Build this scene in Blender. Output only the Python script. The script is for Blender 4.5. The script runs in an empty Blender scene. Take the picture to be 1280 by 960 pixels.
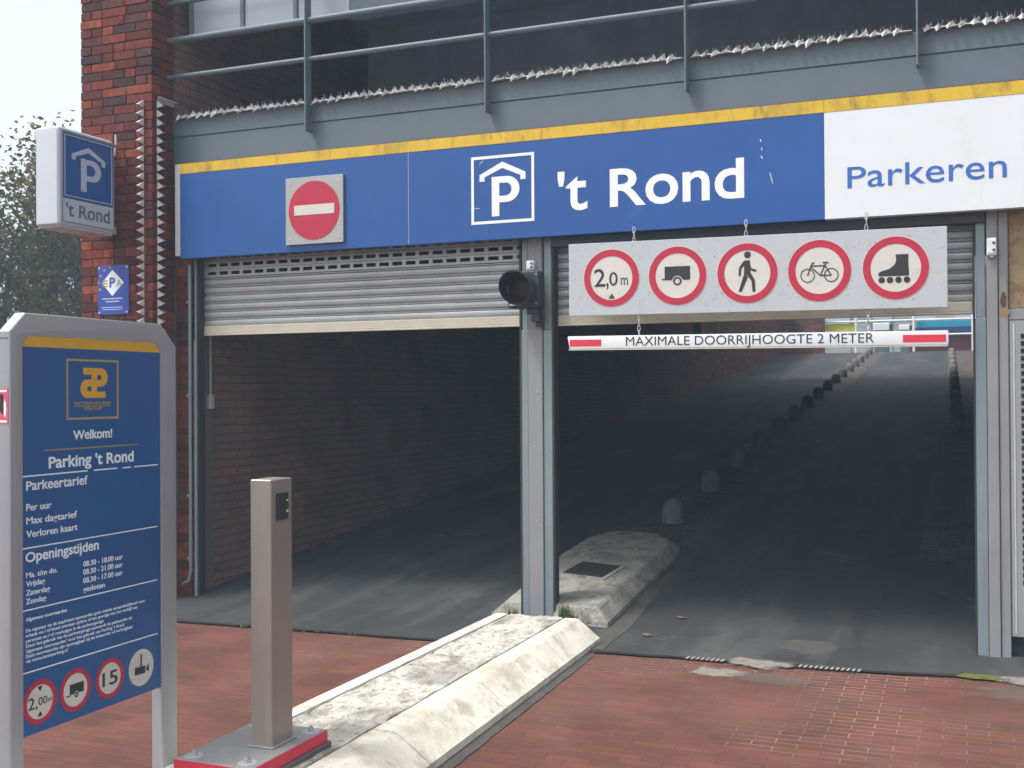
import bpy, bmesh, math, random
from mathutils import Vector, Matrix, noise
random.seed(7)
S = bpy.context.scene
COL = S.collection

# ------------------------------------------------------------------ camera
cam_d = bpy.data.cameras.new('camera')
cam_d.sensor_width = 36.0
cam_d.lens = 36.0 * 1400.0 / 1280.0
cam_d.clip_start = 0.05
cam_d.clip_end = 2000.0
cam = bpy.data.objects.new('camera', cam_d)
COL.objects.link(cam)
Rv = Vector((0.92777703, 0.37308616, -0.00604214))
Uv = Vector((0.00844369, -0.00480318, 0.99995282))
Fv = Vector((-0.37303953, 0.92778427, 0.0076065))
cam.matrix_world = Matrix(((Rv.x, Uv.x, -Fv.x, 2.764), (Rv.y, Uv.y, -Fv.y, -7.374),
                           (Rv.z, Uv.z, -Fv.z, 1.62), (0, 0, 0, 1)))
S.camera = cam

# ------------------------------------------------------------------ light
SUN_DIR = Vector((-0.42, -0.36, 1.0)).normalized()      # towards the sun
w = bpy.data.worlds.new('World'); S.world = w; w.use_nodes = True
nt = w.node_tree; nt.nodes.clear()
sky = nt.nodes.new('ShaderNodeTexSky'); sky.sky_type = 'NISHITA'; sky.sun_disc = False
sky.sun_elevation = math.asin(SUN_DIR.z)
sky.sun_rotation = math.atan2(SUN_DIR.x, SUN_DIR.y)
sky.air_density = 1.0; sky.dust_density = 4.0; sky.ozone_density = 1.0
hs = nt.nodes.new('ShaderNodeHueSaturation'); hs.inputs['Saturation'].default_value = 0.28
bg = nt.nodes.new('ShaderNodeBackground'); bg.inputs['Strength'].default_value = 0.15
ow = nt.nodes.new('ShaderNodeOutputWorld')
nt.links.new(sky.outputs[0], hs.inputs['Color']); nt.links.new(hs.outputs[0], bg.inputs[0]); nt.links.new(bg.outputs[0], ow.inputs[0])
sl = bpy.data.lights.new('sun', 'SUN'); sl.energy = 1.35; sl.angle = math.radians(12); sl.color = (1.0, 0.97, 0.92)
so = bpy.data.objects.new('sun', sl); COL.objects.link(so)
so.rotation_euler = (-SUN_DIR).to_track_quat('-Z', 'Y').to_euler()
vs = S.view_settings
vs.view_transform = 'Standard'; vs.look = 'None'; vs.gamma = 1.0; vs.use_curve_mapping = False
vs.exposure = 0.96
S.cycles.max_bounces = 10; S.cycles.diffuse_bounces = 7
S.cycles.use_denoising = True
S.cycles.sample_clamp_indirect = 6.0
S.cycles.volume_bounces = 1

# ------------------------------------------------------------------ materials
def mat(name, col, rough=0.6, metal=0.0, var=None, dirt=None, bump=None, spec=0.4, emit=None):
    """var=(scale, amount) value variation; dirt=(scale, threshold, colour, strength, stretch) worn patches; bump=(scale, strength)"""
    m = bpy.data.materials.new(name); m.use_nodes = True
    t = m.node_tree; b = t.nodes['Principled BSDF']
    b.inputs['Roughness'].default_value = rough; b.inputs['Metallic'].default_value = metal
    b.inputs['Specular IOR Level'].default_value = spec
    rgb = t.nodes.new('ShaderNodeRGB'); rgb.outputs[0].default_value = (*col, 1)
    out = rgb.outputs[0]
    tc = t.nodes.new('ShaderNodeTexCoord')
    def ntex(scale, detail=6, stretch=(1, 1, 1)):
        mp = t.nodes.new('ShaderNodeMapping'); mp.inputs['Scale'].default_value = stretch
        t.links.new(tc.outputs['Object'], mp.inputs[0])
        n = t.nodes.new('ShaderNodeTexNoise'); n.inputs['Scale'].default_value = scale; n.inputs['Detail'].default_value = detail
        n.inputs['Roughness'].default_value = 0.65
        t.links.new(mp.outputs[0], n.inputs['Vector'])
        return n
    if var:
        n = ntex(var[0]); h = t.nodes.new('ShaderNodeHueSaturation')
        mr = t.nodes.new('ShaderNodeMapRange'); mr.inputs['From Min'].default_value = 0.25; mr.inputs['From Max'].default_value = 0.75
        mr.inputs['To Min'].default_value = 1 - var[1]; mr.inputs['To Max'].default_value = 1 + var[1]
        t.links.new(n.outputs[0], mr.inputs[0]); t.links.new(mr.outputs[0], h.inputs['Value']); t.links.new(out, h.inputs['Color'])
        out = h.outputs[0]
    for d in ([dirt] if dirt and not isinstance(dirt, list) else dirt or []):
        sc, th, dc, st = d[:4]
        n = ntex(sc, 8, d[4] if len(d) > 4 else (1, 1, 1))
        r = t.nodes.new('ShaderNodeMapRange'); r.inputs['From Min'].default_value = th; r.inputs['From Max'].default_value = th + 0.14
        r.inputs['To Max'].default_value = st
        mx = t.nodes.new('ShaderNodeMix'); mx.data_type = 'RGBA'
        mx.inputs[7].default_value = (*dc, 1)
        t.links.new(n.outputs[0], r.inputs[0]); t.links.new(r.outputs[0], mx.inputs[0]); t.links.new(out, mx.inputs[6])
        out = mx.outputs[2]
    t.links.new(out, b.inputs['Base Color'])
    if bump:
        n = ntex(bump[0], 8); bp = t.nodes.new('ShaderNodeBump'); bp.inputs['Strength'].default_value = bump[1]; bp.inputs['Distance'].default_value = bump[2] if len(bump) > 2 else 0.01
        t.links.new(n.outputs[0], bp.inputs['Height']); t.links.new(bp.outputs[0], b.inputs['Normal'])
    return m

def brick_mat(name, c1, c2, mortar, bw, rh, ms, uv=False, c3=None, light=None, light_scale=0.8, light_th=0.55, rot=0.0, bump=0.6, stain=None):
    m = bpy.data.materials.new(name); m.use_nodes = True
    t = m.node_tree; b = t.nodes['Principled BSDF']; b.inputs['Roughness'].default_value = 0.85
    b.inputs['Specular IOR Level'].default_value = 0.25
    tc = t.nodes.new('ShaderNodeTexCoord')
    mp = t.nodes.new('ShaderNodeMapping'); mp.inputs['Rotation'].default_value = (0, 0, rot)
    t.links.new(tc.outputs['UV' if uv else 'Object'], mp.inputs[0])
    # slight waviness of the courses
    nw = t.nodes.new('ShaderNodeTexNoise'); nw.inputs['Scale'].default_value = 1.7; nw.inputs['Detail'].default_value = 3
    t.links.new(mp.outputs[0], nw.inputs['Vector'])
    sub = t.nodes.new('ShaderNodeVectorMath'); sub.operation = 'SUBTRACT'; sub.inputs[1].default_value = (0.5, 0.5, 0.5)
    t.links.new(nw.outputs['Color'], sub.inputs[0])
    ma = t.nodes.new('ShaderNodeVectorMath'); ma.operation = 'MULTIPLY_ADD'; ma.inputs[1].default_value = (0.02, 0.02, 0)
    t.links.new(sub.outputs[0], ma.inputs[0]); t.links.new(mp.outputs[0], ma.inputs[2])
    br = t.nodes.new('ShaderNodeTexBrick')
    br.inputs['Scale'].default_value = 1; br.inputs['Brick Width'].default_value = bw; br.inputs['Row Height'].default_value = rh
    br.inputs['Mortar Size'].default_value = ms; br.inputs['Mortar Smooth'].default_value = 0.3; br.inputs['Bias'].default_value = 0.0
    br.inputs['Color1'].default_value = (*c1, 1); br.inputs['Color2'].default_value = (*c2, 1); br.inputs['Mortar'].default_value = (*mortar, 1)
    t.links.new(ma.outputs[0], br.inputs['Vector'])
    out = br.outputs['Color']
    def noise_mask(scale, th, wd, mul=1.0):
        n = t.nodes.new('ShaderNodeTexNoise'); n.inputs['Scale'].default_value = scale; n.inputs['Detail'].default_value = 7
        n.inputs['Roughness'].default_value = 0.6
        t.links.new(mp.outputs[0], n.inputs['Vector'])
        r = t.nodes.new('ShaderNodeMapRange'); r.inputs['From Min'].default_value = th; r.inputs['From Max'].default_value = th + wd
        r.inputs['To Max'].default_value = mul
        t.links.new(n.outputs[0], r.inputs[0]); return r.outputs[0]
    def mix(f, a, colr):
        mx = t.nodes.new('ShaderNodeMix'); mx.data_type = 'RGBA'; mx.inputs[7].default_value = (*colr, 1)
        t.links.new(f, mx.inputs[0]); t.links.new(a, mx.inputs[6]); return mx.outputs[2]
    if light:      # pale efflorescence in the joints, in patches
        mk = noise_mask(light_scale, light_th, 0.16)
        mu = t.nodes.new('ShaderNodeMath'); mu.operation = 'MULTIPLY'
        t.links.new(mk, mu.inputs[0]); t.links.new(br.outputs['Fac'], mu.inputs[1])
        out = mix(mu.outputs[0], out, light)
    # blotchy value changes
    n = t.nodes.new('ShaderNodeTexNoise'); n.inputs['Scale'].default_value = 2.2; n.inputs['Detail'].default_value = 8
    t.links.new(mp.outputs[0], n.inputs['Vector'])
    mr = t.nodes.new('ShaderNodeMapRange'); mr.inputs['From Min'].default_value = 0.25; mr.inputs['From Max'].default_value = 0.75
    mr.inputs['To Min'].default_value = 0.68; mr.inputs['To Max'].default_value = 1.32
    t.links.new(n.outputs[0], mr.inputs[0])
    h = t.nodes.new('ShaderNodeHueSaturation'); t.links.new(mr.outputs[0], h.inputs['Value']); t.links.new(out, h.inputs['Color'])
    out = h.outputs[0]
    for sc, th, wd, mul, colr in stain or []:
        out = mix(noise_mask(sc, th, wd, mul), out, colr)
    t.links.new(out, b.inputs['Base Color'])
    n2 = t.nodes.new('ShaderNodeTexNoise'); n2.inputs['Scale'].default_value = 60; t.links.new(mp.outputs[0], n2.inputs['Vector'])
    inv = t.nodes.new('ShaderNodeMath'); inv.operation = 'MULTIPLY_ADD'; inv.inputs[1].default_value = -1.0
    ad = t.nodes.new('ShaderNodeMath'); ad.operation = 'MULTIPLY'; ad.inputs[1].default_value = 0.5
    t.links.new(n2.outputs[0], ad.inputs[0]); t.links.new(br.outputs['Fac'], inv.inputs[0]); t.links.new(ad.outputs[0], inv.inputs[2])
    bp = t.nodes.new('ShaderNodeBump'); bp.inputs['Strength'].default_value = bump; bp.inputs['Distance'].default_value = 0.006
    t.links.new(inv.outputs[0], bp.inputs['Height']); t.links.new(bp.outputs[0], b.inputs['Normal'])
    return m

def attr_mat(name):
    m = bpy.data.materials.new(name); m.use_nodes = True
    t = m.node_tree; b = t.nodes['Principled BSDF']; b.inputs['Roughness'].default_value = 0.85; b.inputs['Specular IOR Level'].default_value = 0.25
    a = t.nodes.new('ShaderNodeVertexColor'); a.layer_name = 'Col'
    tc = t.nodes.new('ShaderNodeTexCoord')
    n = t.nodes.new('ShaderNodeTexNoise'); n.inputs['Scale'].default_value = 22; n.inputs['Detail'].default_value = 8
    t.links.new(tc.outputs['Object'], n.inputs['Vector'])
    mr = t.nodes.new('ShaderNodeMapRange'); mr.inputs['From Min'].default_value = .25; mr.inputs['From Max'].default_value = .75
    mr.inputs['To Min'].default_value = .62; mr.inputs['To Max'].default_value = 1.38
    t.links.new(n.outputs[0], mr.inputs[0])
    h = t.nodes.new('ShaderNodeHueSaturation'); t.links.new(a.outputs[0], h.inputs['Color']); t.links.new(mr.outputs[0], h.inputs['Value'])
    t.links.new(h.outputs[0], b.inputs['Base Color'])
    bp = t.nodes.new('ShaderNodeBump'); bp.inputs['Strength'].default_value = .5; bp.inputs['Distance'].default_value = .008
    t.links.new(n.outputs[0], bp.inputs['Height']); t.links.new(bp.outputs[0], b.inputs['Normal'])
    return m

M = {}
M['paving'] = brick_mat('red clinker paving', (.150, .054, .038), (.112, .046, .036), (.07, .045, .037), .205, .066, .0032, light=(.34, .29, .25), light_scale=.6, light_th=.5,
                        stain=[(1.3, .52, .2, .5, (.12, .075, .06)), (5, .66, .1, .35, (.1, .08, .07)), (.35, .5, .2, .45, (.17, .095, .07)), (.8, .56, .2, .35, (.075, .05, .045)), (30, .6, .15, .35, (.09, .06, .05))])
M['brick'] = brick_mat('dark red brick', (.25, .085, .06), (.085, .05, .052), (.05, .045, .045), .21, .0715, .009, uv=True,
                       stain=[(1.1, .5, .25, .5, (.06, .045, .045))])
M['brick_in'] = brick_mat('passage brick', (.24, .115, .092), (.16, .10, .09), (.105, .08, .076), .21, .0715, .009, uv=True,
                       stain=[(1.1, .5, .25, .4, (.09, .07, .07))])
M['pillar'] = attr_mat('pillar brick')
M['mortar'] = mat('mortar', (.12, .105, .10), .95)
M['asphalt'] = mat('asphalt', (.043, .046, .049), .8, var=(1.1, .35), dirt=[(1.1, .52, (.105, .105, .10), .7, (1, .3, 1)), (5, .60, (.02, .02, .021), .85, (.6, 1.6, 1)), (3, .60, (.17, .165, .155), .55), (60, .62, (.15, .15, .14), .5), (2.2, .52, (.085, .086, .085), .6, (1.3, .10, 1)), (3.1, .57, (.018, .018, .019), .7, (1.3, .12, 1))], bump=(160, .9, .008), spec=.35)
M['cobble'] = brick_mat('cobble strip', (.13, .11, .10), (.085, .075, .07), (.05, .045, .04), .16, .1, .008)
M['concrete'] = mat('concrete ceiling', (.30, .30, .29), .9, var=(1.2, .2), bump=(30, .2))
M['soffit'] = mat('grey blue deck', (.50, .57, .64), .8, var=(2, .2))
M['steel'] = mat('blue grey steel', (.105, .14, .165), .55, var=(1.5, .12), dirt=[(1.1, .6, (.17, .19, .2), .35, (.4, 1, 3)), (14, .7, (.05, .05, .05), .4)])
M['dark'] = mat('dark painted lintel', (.045, .047, .05), .6, var=(3, .2))
M['steel_rail'] = mat('railing steel', (.115, .155, .185), .5, var=(4, .12))
M['col'] = mat('grey painted column', (.235, .24, .245), .5, var=(2, .10), dirt=[(3, .58, (.12, .11, .10), .5, (3, 3, .35))])
M['guide'] = mat('aluminium guide', (.21, .26, .28), .42, metal=.25, var=(2.5, .12), dirt=[(4, .6, (.14, .14, .13), .5, (3, 3, .3))])
M['rubber'] = mat('dark rubber', (.03, .03, .032), .7)
M['shutter'] = mat('zinc shutter', (.40, .43, .43), .42, metal=.35, var=(3, .15), dirt=[(1.6, .56, (.2, .2, .18), .55, (.6, 1, 1.5))])
M['barcream'] = mat('cream shutter bar', (.56, .52, .42), .55, var=(5, .12), dirt=[(3, .57, (.26, .22, .15), .6, (.6, 1, 3))])
M['blue'] = mat('blue sign', (.013, .078, .285), .42, var=(.9, .10), dirt=[(2.2, .62, (.04, .13, .35), .4), (45, .75, (.5, .55, .6), .5)])
M['yellow'] = mat('yellow band', (.62, .41, .025), .5, var=(6, .12), dirt=[(5, .50, (.30, .20, .03), .55, (1, 1, .45)), (9, .55, (.13, .09, .03), .7, (1, 1, .35)), (34, .58, (.1, .07, .03), .5, (1, 1, .3))])
M['white'] = mat('white sign', (.68, .72, .74), .45, var=(2, .04), dirt=[(3, .6, (.5, .5, .46), .4, (1, 1, .4))])
M['whiteplain'] = mat('white film', (.78, .80, .80), .45, var=(9, .05), dirt=[(40, .68, (.45, .47, .5), .5)])
M['dirtywhite'] = mat('dirty white board', (.44, .47, .49), .5, var=(3, .06), dirt=[(42, .615, (.06, .056, .052), 1.0), (22, .62, (.16, .15, .14), .8), (9, .58, (.33, .33, .31), .5, (1.5, 1.5, .5)), (3, .58, (.4, .4, .37), .5)])
M['signwhite'] = mat('sign face', (.58, .57, .52), .5, var=(6, .05), dirt=[(42, .62, (.14, .13, .11), .85), (8, .58, (.44, .42, .37), .6)])
M['red'] = mat('sign red', (.43, .016, .048), .45, var=(10, .08), dirt=[(30, .7, (.3, .06, .06), .6)])
M['redbright'] = mat('bright red tape', (.62, .03, .06), .45, var=(8, .1))
M['black'] = mat('print black', (.022, .022, .024), .55)
M['bluetext'] = mat('blue print', (.03, .13, .42), .45, var=(10, .06))
M['grey_plate'] = mat('grey plate', (.36, .37, .36), .5, var=(5, .06), dirt=[(20, .7, (.2, .2, .2), .5)])
M['trim'] = mat('pale aluminium trim', (.55, .56, .57), .4, metal=.3, var=(5, .1), dirt=[(30, .66, (.2, .2, .2), .6)])
M['spike'] = mat('bright steel spikes', (.55, .54, .52), .35, metal=.0, var=(9, .2))
M['spike2'] = mat('weathered spikes', (.58, .60, .60), .3, metal=.1, var=(18, .5), dirt=[(13, .5, (.13, .12, .12), .9)])
M['chain'] = mat('galvanised chain', (.5, .5, .5), .4, metal=.6)
M['blackplastic'] = mat('black plastic', (.03, .032, .035), .5, var=(5, .2))
M['lens'] = mat('dark red lens', (.022, .007, .007), .35, spec=.2)
M['alu'] = mat('anodised frame', (.34, .355, .375), .42, metal=.35, var=(2.5, .06), dirt=[(5, .62, (.24, .24, .24), .4, (3, 3, .4))])
M['totemblue'] = mat('panel blue', (.017, .090, .265), .4, var=(1.5, .06))
M['gold'] = mat('gold print', (.62, .36, .03), .5, var=(10, .05))
M['goldpale'] = mat('pale gold print', (.40, .30, .08), .5)
M['print'] = mat('white print', (.78, .84, .88), .5)
M['boxwhite'] = mat('white light box', (.54, .58, .63), .4, var=(2, .05), dirt=[(6, .6, (.42, .42, .42), .5, (2, 2, .3))])
M['boxblue'] = mat('lightbox blue', (.020, .090, .33), .4, var=(1.5, .06))
M['boxglyph'] = mat('faded white film', (.50, .58, .66), .5)
M['greytext'] = mat('grey print', (.13, .14, .17), .5)
M['plateblue'] = mat('enamel blue', (.025, .065, .36), .4, var=(4, .08))
M['stainless'] = mat('brushed stainless', (.37, .335, .30), .36, metal=.5, var=(1.6, .08), dirt=[(2.5, .55, (.30, .27, .25), .5, (4, 4, .3))])
M['plate'] = mat('worn steel plate', (.33, .325, .32), .45, metal=.1, var=(6, .15), dirt=[(9, .58, (.25, .24, .22), .5)])
M['island'] = mat('painted concrete', (.70, .665, .57), .85, var=(4, .16), dirt=[(4.5, .50, (.36, .32, .24), .7, (1, 1, 1)), (14, .58, (.20, .18, .145), .65), (1.6, .52, (.50, .45, .35), .6), (60, .60, (.25, .23, .20), .6)], bump=(30, .7, .010))
M['islandtop'] = mat('rough painted concrete', (.70, .67, .59), .9, var=(6, .2), dirt=[(3.2, .47, (.34, .32, .28), .75, (1, .7, 1)), (9, .5, (.27, .25, .21), .85, (1, .5, 1)), (26, .53, (.17, .155, .13), .75, (1, .6, 1))], bump=(30, 1.0, .03))
M['islandold'] = mat('worn concrete island', (.40, .385, .34), .9, var=(4, .2), dirt=[(3, .5, (.20, .19, .165), .75), (9, .52, (.13, .12, .105), .75, (1, .6, 1)), (30, .57, (.07, .066, .06), .7)], bump=(30, 1.0, .02))
M['bollard'] = mat('concrete bollard', (.19, .19, .19), .85, var=(7, .2), dirt=[(9, .52, (.08, .08, .078), .75, (1, 1, .5)), (26, .58, (.05, .05, .05), .6)], bump=(40, .8))
M['joint'] = mat('dirty joint', (.16, .145, .12), .95)
M['moss'] = mat('moss', (.10, .12, .02), .95, var=(12, .35), bump=(80, 1.0))
M['patch'] = mat('pale mortar patch', (.34, .31, .27), .95, var=(4, .2), dirt=[(6, .55, (.2, .13, .10), .6)], bump=(40, .6))
M['door'] = mat('grey door paint', (.27, .28, .285), .5, var=(2, .07), dirt=[(6, .64, (.2, .19, .18), .4, (2, 2, .4))])
M['stained'] = mat('stained brown panel', (.26, .19, .10), .7, var=(9, .25), dirt=[(12, .5, (.13, .085, .04), .7), (4, .55, (.33, .27, .17), .5)])
M['rust'] = mat('rust', (.09, .045, .02), .9, var=(14, .4))
M['gap'] = mat('dark opening', (.012, .012, .013), .9)
M['pane'] = mat('frosted pane', (.36, .40, .44), .25, var=(2, .05))
M['leaf'] = None
M['bark'] = mat('bark', (.07, .055, .045), .95, var=(6, .3))
M['yellowpanel'] = mat('lime yellow panel', (.62, .60, .05), .5)
M['cyan'] = mat('turquoise panel', (.03, .33, .50), .45, var=(2, .1))
M['navy'] = mat('deep blue panel', (.03, .07, .22), .45)
M['maroon'] = mat('maroon wall', (.11, .035, .06), .6, var=(2, .2))
M['railwhite'] = mat('white rail', (.75, .77, .78), .4)
M['farwall'] = mat('far grey wall', (.25, .255, .26), .8, var=(.5, .06))
M['pinks'] = mat('pink sticker', (.62, .09, .17), .5, var=(20, .1))
M['gravel'] = mat('roof deck', (.12, .12, .12), .9, var=(2, .2))

# ------------------------------------------------------------------ mesh helpers
def place(o, parent=None, **props):
    COL.objects.link(o)
    if parent is not None: o.parent = parent
    for k, v in props.items(): o[k] = v
    return o

def bm_obj(name, bm, m, parent=None, smooth=False, origin=None, uv=False, recalc=True, **props):
    """mesh given in world space; parent origin is subtracted so that parts sit right under their thing"""
    if recalc: bmesh.ops.recalc_face_normals(bm, faces=bm.faces)
    me = bpy.data.meshes.new(name)
    off = Vector((0, 0, 0))
    if parent is not None: off = wloc(parent)
    elif origin is not None: off = Vector(origin)
    for v in bm.verts: v.co -= off
    if uv:
        L = bm.loops.layers.uv.new('UVMap')
        for f in bm.faces:
            n = f.normal
            for l in f.loops:
                c = l.vert.co + off
                l[L].uv = (c.y, c.z) if abs(n.x) > .6 else ((c.x, c.z) if abs(n.y) > .6 else (c.x, c.y))
    bm.to_mesh(me); bm.free()
    ms = m if isinstance(m, (list, tuple)) else [m]
    for mm in ms: me.materials.append(mm)
    if smooth:
        for p in me.polygons: p.use_smooth = True
        if smooth != 'all': me.set_sharp_from_angle(angle=math.radians(35))
    o = bpy.data.objects.new(name, me)
    place(o, parent, **props)
    if parent is None and origin is not None: o.location = origin
    return o

def wloc(o):
    v = Vector((0, 0, 0))
    while o is not None:
        v += o.location; o = o.parent
    return v

def thing(name, loc, label, category, group=None):
    o = bpy.data.objects.new(name, None); o.empty_display_size = .1
    place(o); o.location = loc; o['label'] = label; o['category'] = category
    if group: o['group'] = group
    return o

def new(): return bmesh.new()

def box(bm, a, b, bev=0.0, mi=0, seg=1):
    r = bmesh.ops.create_cube(bm, size=1)
    vs_ = r['verts']
    c = [(a[i] + b[i]) / 2 for i in range(3)]; s = [abs(b[i] - a[i]) for i in range(3)]
    for v in vs_: v.co = Vector((c[0] + v.co.x * s[0], c[1] + v.co.y * s[1], c[2] + v.co.z * s[2]))
    fs = {f for v in vs_ for f in v.link_faces}
    for f in fs: f.material_index = mi
    if bev > 0:
        es = list({e for v in vs_ for e in v.link_edges})
        bmesh.ops.bevel(bm, geom=es, offset=min(bev, min(s) * .45), segments=seg, affect='EDGES', profile=.7)
    return vs_

def tube(bm, p, q, r, n=12, r2=None, cap=True):
    p, q = Vector(p), Vector(q); d = q - p
    z = d.normalized(); x = z.orthogonal().normalized(); y = z.cross(x)
    r2 = r if r2 is None else r2
    A = [bm.verts.new(p + (x * math.cos(2 * math.pi * i / n) + y * math.sin(2 * math.pi * i / n)) * r) for i in range(n)]
    B = [bm.verts.new(q + (x * math.cos(2 * math.pi * i / n) + y * math.sin(2 * math.pi * i / n)) * r2) for i in range(n)]
    for i in range(n): bm.faces.new((A[i], A[(i + 1) % n], B[(i + 1) % n], B[i]))
    if cap: bm.faces.new(A[::-1]); bm.faces.new(B)

def path_tube(bm, pts, r, n=8):
    for a, b in zip(pts, pts[1:]): tube(bm, a, b, r, n)

def lathe(bm, prof, c, n=24):
    c = Vector(c); rings = []
    for (r, z) in prof:
        if r < 1e-5: rings.append([bm.verts.new(c + Vector((0, 0, z)))])
        else: rings.append([bm.verts.new(c + Vector((r * math.cos(2 * math.pi * i / n), r * math.sin(2 * math.pi * i / n), z))) for i in range(n)])
    for A, B in zip(rings, rings[1:]):
        for i in range(n):
            j = (i + 1) % n
            if len(A) == 1 and len(B) == 1: continue
            if len(A) == 1: bm.faces.new((A[0], B[j], B[i]))
            elif len(B) == 1: bm.faces.new((A[i], A[j], B[0]))
            else: bm.faces.new((A[i], A[j], B[j], B[i]))

def prism(bm, pts, z0, z1, mi=0):
    """pts: list of (x, y); vertical prism; z0/z1 may be functions of (x, y)"""
    g = lambda z, p: z(*p) if callable(z) else z
    A = [bm.verts.new((p[0], p[1], g(z0, p))) for p in pts]; B = [bm.verts.new((p[0], p[1], g(z1, p))) for p in pts]
    n = len(pts)
    for i in range(n): bm.faces.new((A[i], A[(i + 1) % n], B[(i + 1) % n], B[i])).material_index = mi
    bm.faces.new(A[::-1]).material_index = mi; bm.faces.new(B).material_index = mi

# --- flat lettering and emblems, laid out in metres on a sign's own face
def FAC(y): return lambda u, v, d: Vector((u, y - d, v))        # sign faces the street (-Y)
def SIDE(x): return lambda u, v, d: Vector((x + d, u, v))       # sign faces +X

def curve_bm(polys, depth):
    """filled outline with holes -> bmesh, z from 0 to depth"""
    cu = bpy.data.curves.new('outline', 'CURVE'); cu.dimensions = '2D'; cu.fill_mode = 'BOTH'; cu.extrude = depth / 2
    for p in polys:
        s = cu.splines.new('POLY'); s.points.add(len(p) - 1); s.use_cyclic_u = True
        for i, (x, y) in enumerate(p): s.points[i].co = (x, y, 0, 1)
    o = bpy.data.objects.new('outline', cu); COL.objects.link(o)
    me = o.to_mesh(); bm = bmesh.new(); bm.from_mesh(me); o.to_mesh_clear()
    bpy.data.objects.remove(o); bpy.data.curves.remove(cu)
    for v in bm.verts: v.co.z += depth / 2
    return bm

def glyphs(s, bold):
    cu = bpy.data.curves.new('lettering', 'FONT'); cu.body = s; cu.size = 1; cu.offset = bold; cu.extrude = .01; cu.resolution_u = 4
    o = bpy.data.objects.new('lettering', cu); COL.objects.link(o)
    me = o.to_mesh(); bm = bmesh.new(); bm.from_mesh(me); o.to_mesh_clear()
    bpy.data.objects.remove(o); bpy.data.curves.remove(cu)
    return bm
def right_edge(s):
    b = glyphs(s, 0); x = max(q.co.x for q in b.verts); b.free(); return x
def text_bm(s, u0, u1, v, cap, bold=0.0, depth=.002, tall=None):
    CAP, XH = .729, .49
    if tall is None: tall = cap > .03
    if tall and any(c.islower() for c in s):
        bar = right_edge('|'); bm = None
        for i, c in enumerate(s):
            if c == ' ': continue
            off = right_edge(s[:i] + '|') - bar
            g = glyphs(c, bold); up = 1.14
            for q in g.verts:
                q.co.x += off
                if c.islower():
                    y = q.co.y
                    if y > XH: q.co.y = XH * up + (y - XH) * ((.75 - XH * up) / (.75 - XH)) if c not in 'aceghjmnopqrsuvwxyz' else XH * up + (y - XH)
                    elif y > 0: q.co.y = y * up
            bm = g if bm is None else merge(bm, g)
    else: bm = glyphs(s, bold)
    xs = [q.co.x for q in bm.verts]; x0, x1 = min(xs), max(xs)
    for q in bm.verts:
        q.co.x = u0 + (q.co.x - x0) * (u1 - u0) / (x1 - x0)
        q.co.y = v + q.co.y * cap / CAP
        q.co.z = depth if q.co.z > 0 else 0
    return bm

def mapped(name, bm, frame, m, parent, base=0.0, tilt=None, **kw):
    for q in bm.verts:
        u, v, d = q.co
        if tilt: v += tilt(u)
        q.co = frame(u, v, d + base)
    return bm_obj(name, bm, m, parent, **kw)

def circ(cx, cy, r, n=48, rx=None): return [(cx + (rx or r) * math.cos(2 * math.pi * i / n), cy + r * math.sin(2 * math.pi * i / n)) for i in range(n)]
def rect(x0, y0, x1, y1): return [(x0, y0), (x1, y0), (x1, y1), (x0, y1)]
def arc(cx, cy, rx, ry, a0, a1, n=14): return [(cx + rx * math.cos(math.radians(a0 + (a1 - a0) * i / n)), cy + ry * math.sin(math.radians(a0 + (a1 - a0) * i / n))) for i in range(n + 1)]
def tri(x, y, s): return [(x - s, y), (x + s, y), (x, y + 1.5 * s)]
def seg(p, q, wd):
    dx, dy = q[0] - p[0], q[1] - p[1]; l = math.hypot(dx, dy); nx, ny = -dy / l * wd / 2, dx / l * wd / 2
    return [(p[0] + nx, p[1] + ny), (p[0] - nx, p[1] - ny), (q[0] - nx, q[1] - ny), (q[0] + nx, q[1] + ny)]
def merge(*bms):
    out = bms[0]
    for b in bms[1:]:
        me = bpy.data.meshes.new('join'); b.to_mesh(me); b.free(); out.from_mesh(me); bpy.data.meshes.remove(me)
    return out
def sheets(polysets, depth, step=.0002):
    r = None
    for i, ps in enumerate(polysets):
        b = curve_bm(ps, depth + i * step)
        r = b if r is None else merge(r, b)
    return r

# ------------------------------------------------------------------ terrain
RS = 0.09                                            # ramp gradient
def ramp_z(x, y): return max(0.0, RS * y)
bm = new(); bmesh.ops.create_grid(bm, x_segments=1, y_segments=1, size=400)
for v in bm.verts: v.co.z = -0.004
bm_obj('ground', bm, M['paving'], kind='structure')

def sheet(name, pts, z, m, **kw):
    bm = new(); vv = [bm.verts.new((x, y, z(x, y) if callable(z) else z)) for x, y in pts]; bm.faces.new(vv)
    return bm_obj(name, bm, m, recalc=False, kind='structure', **kw)

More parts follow.
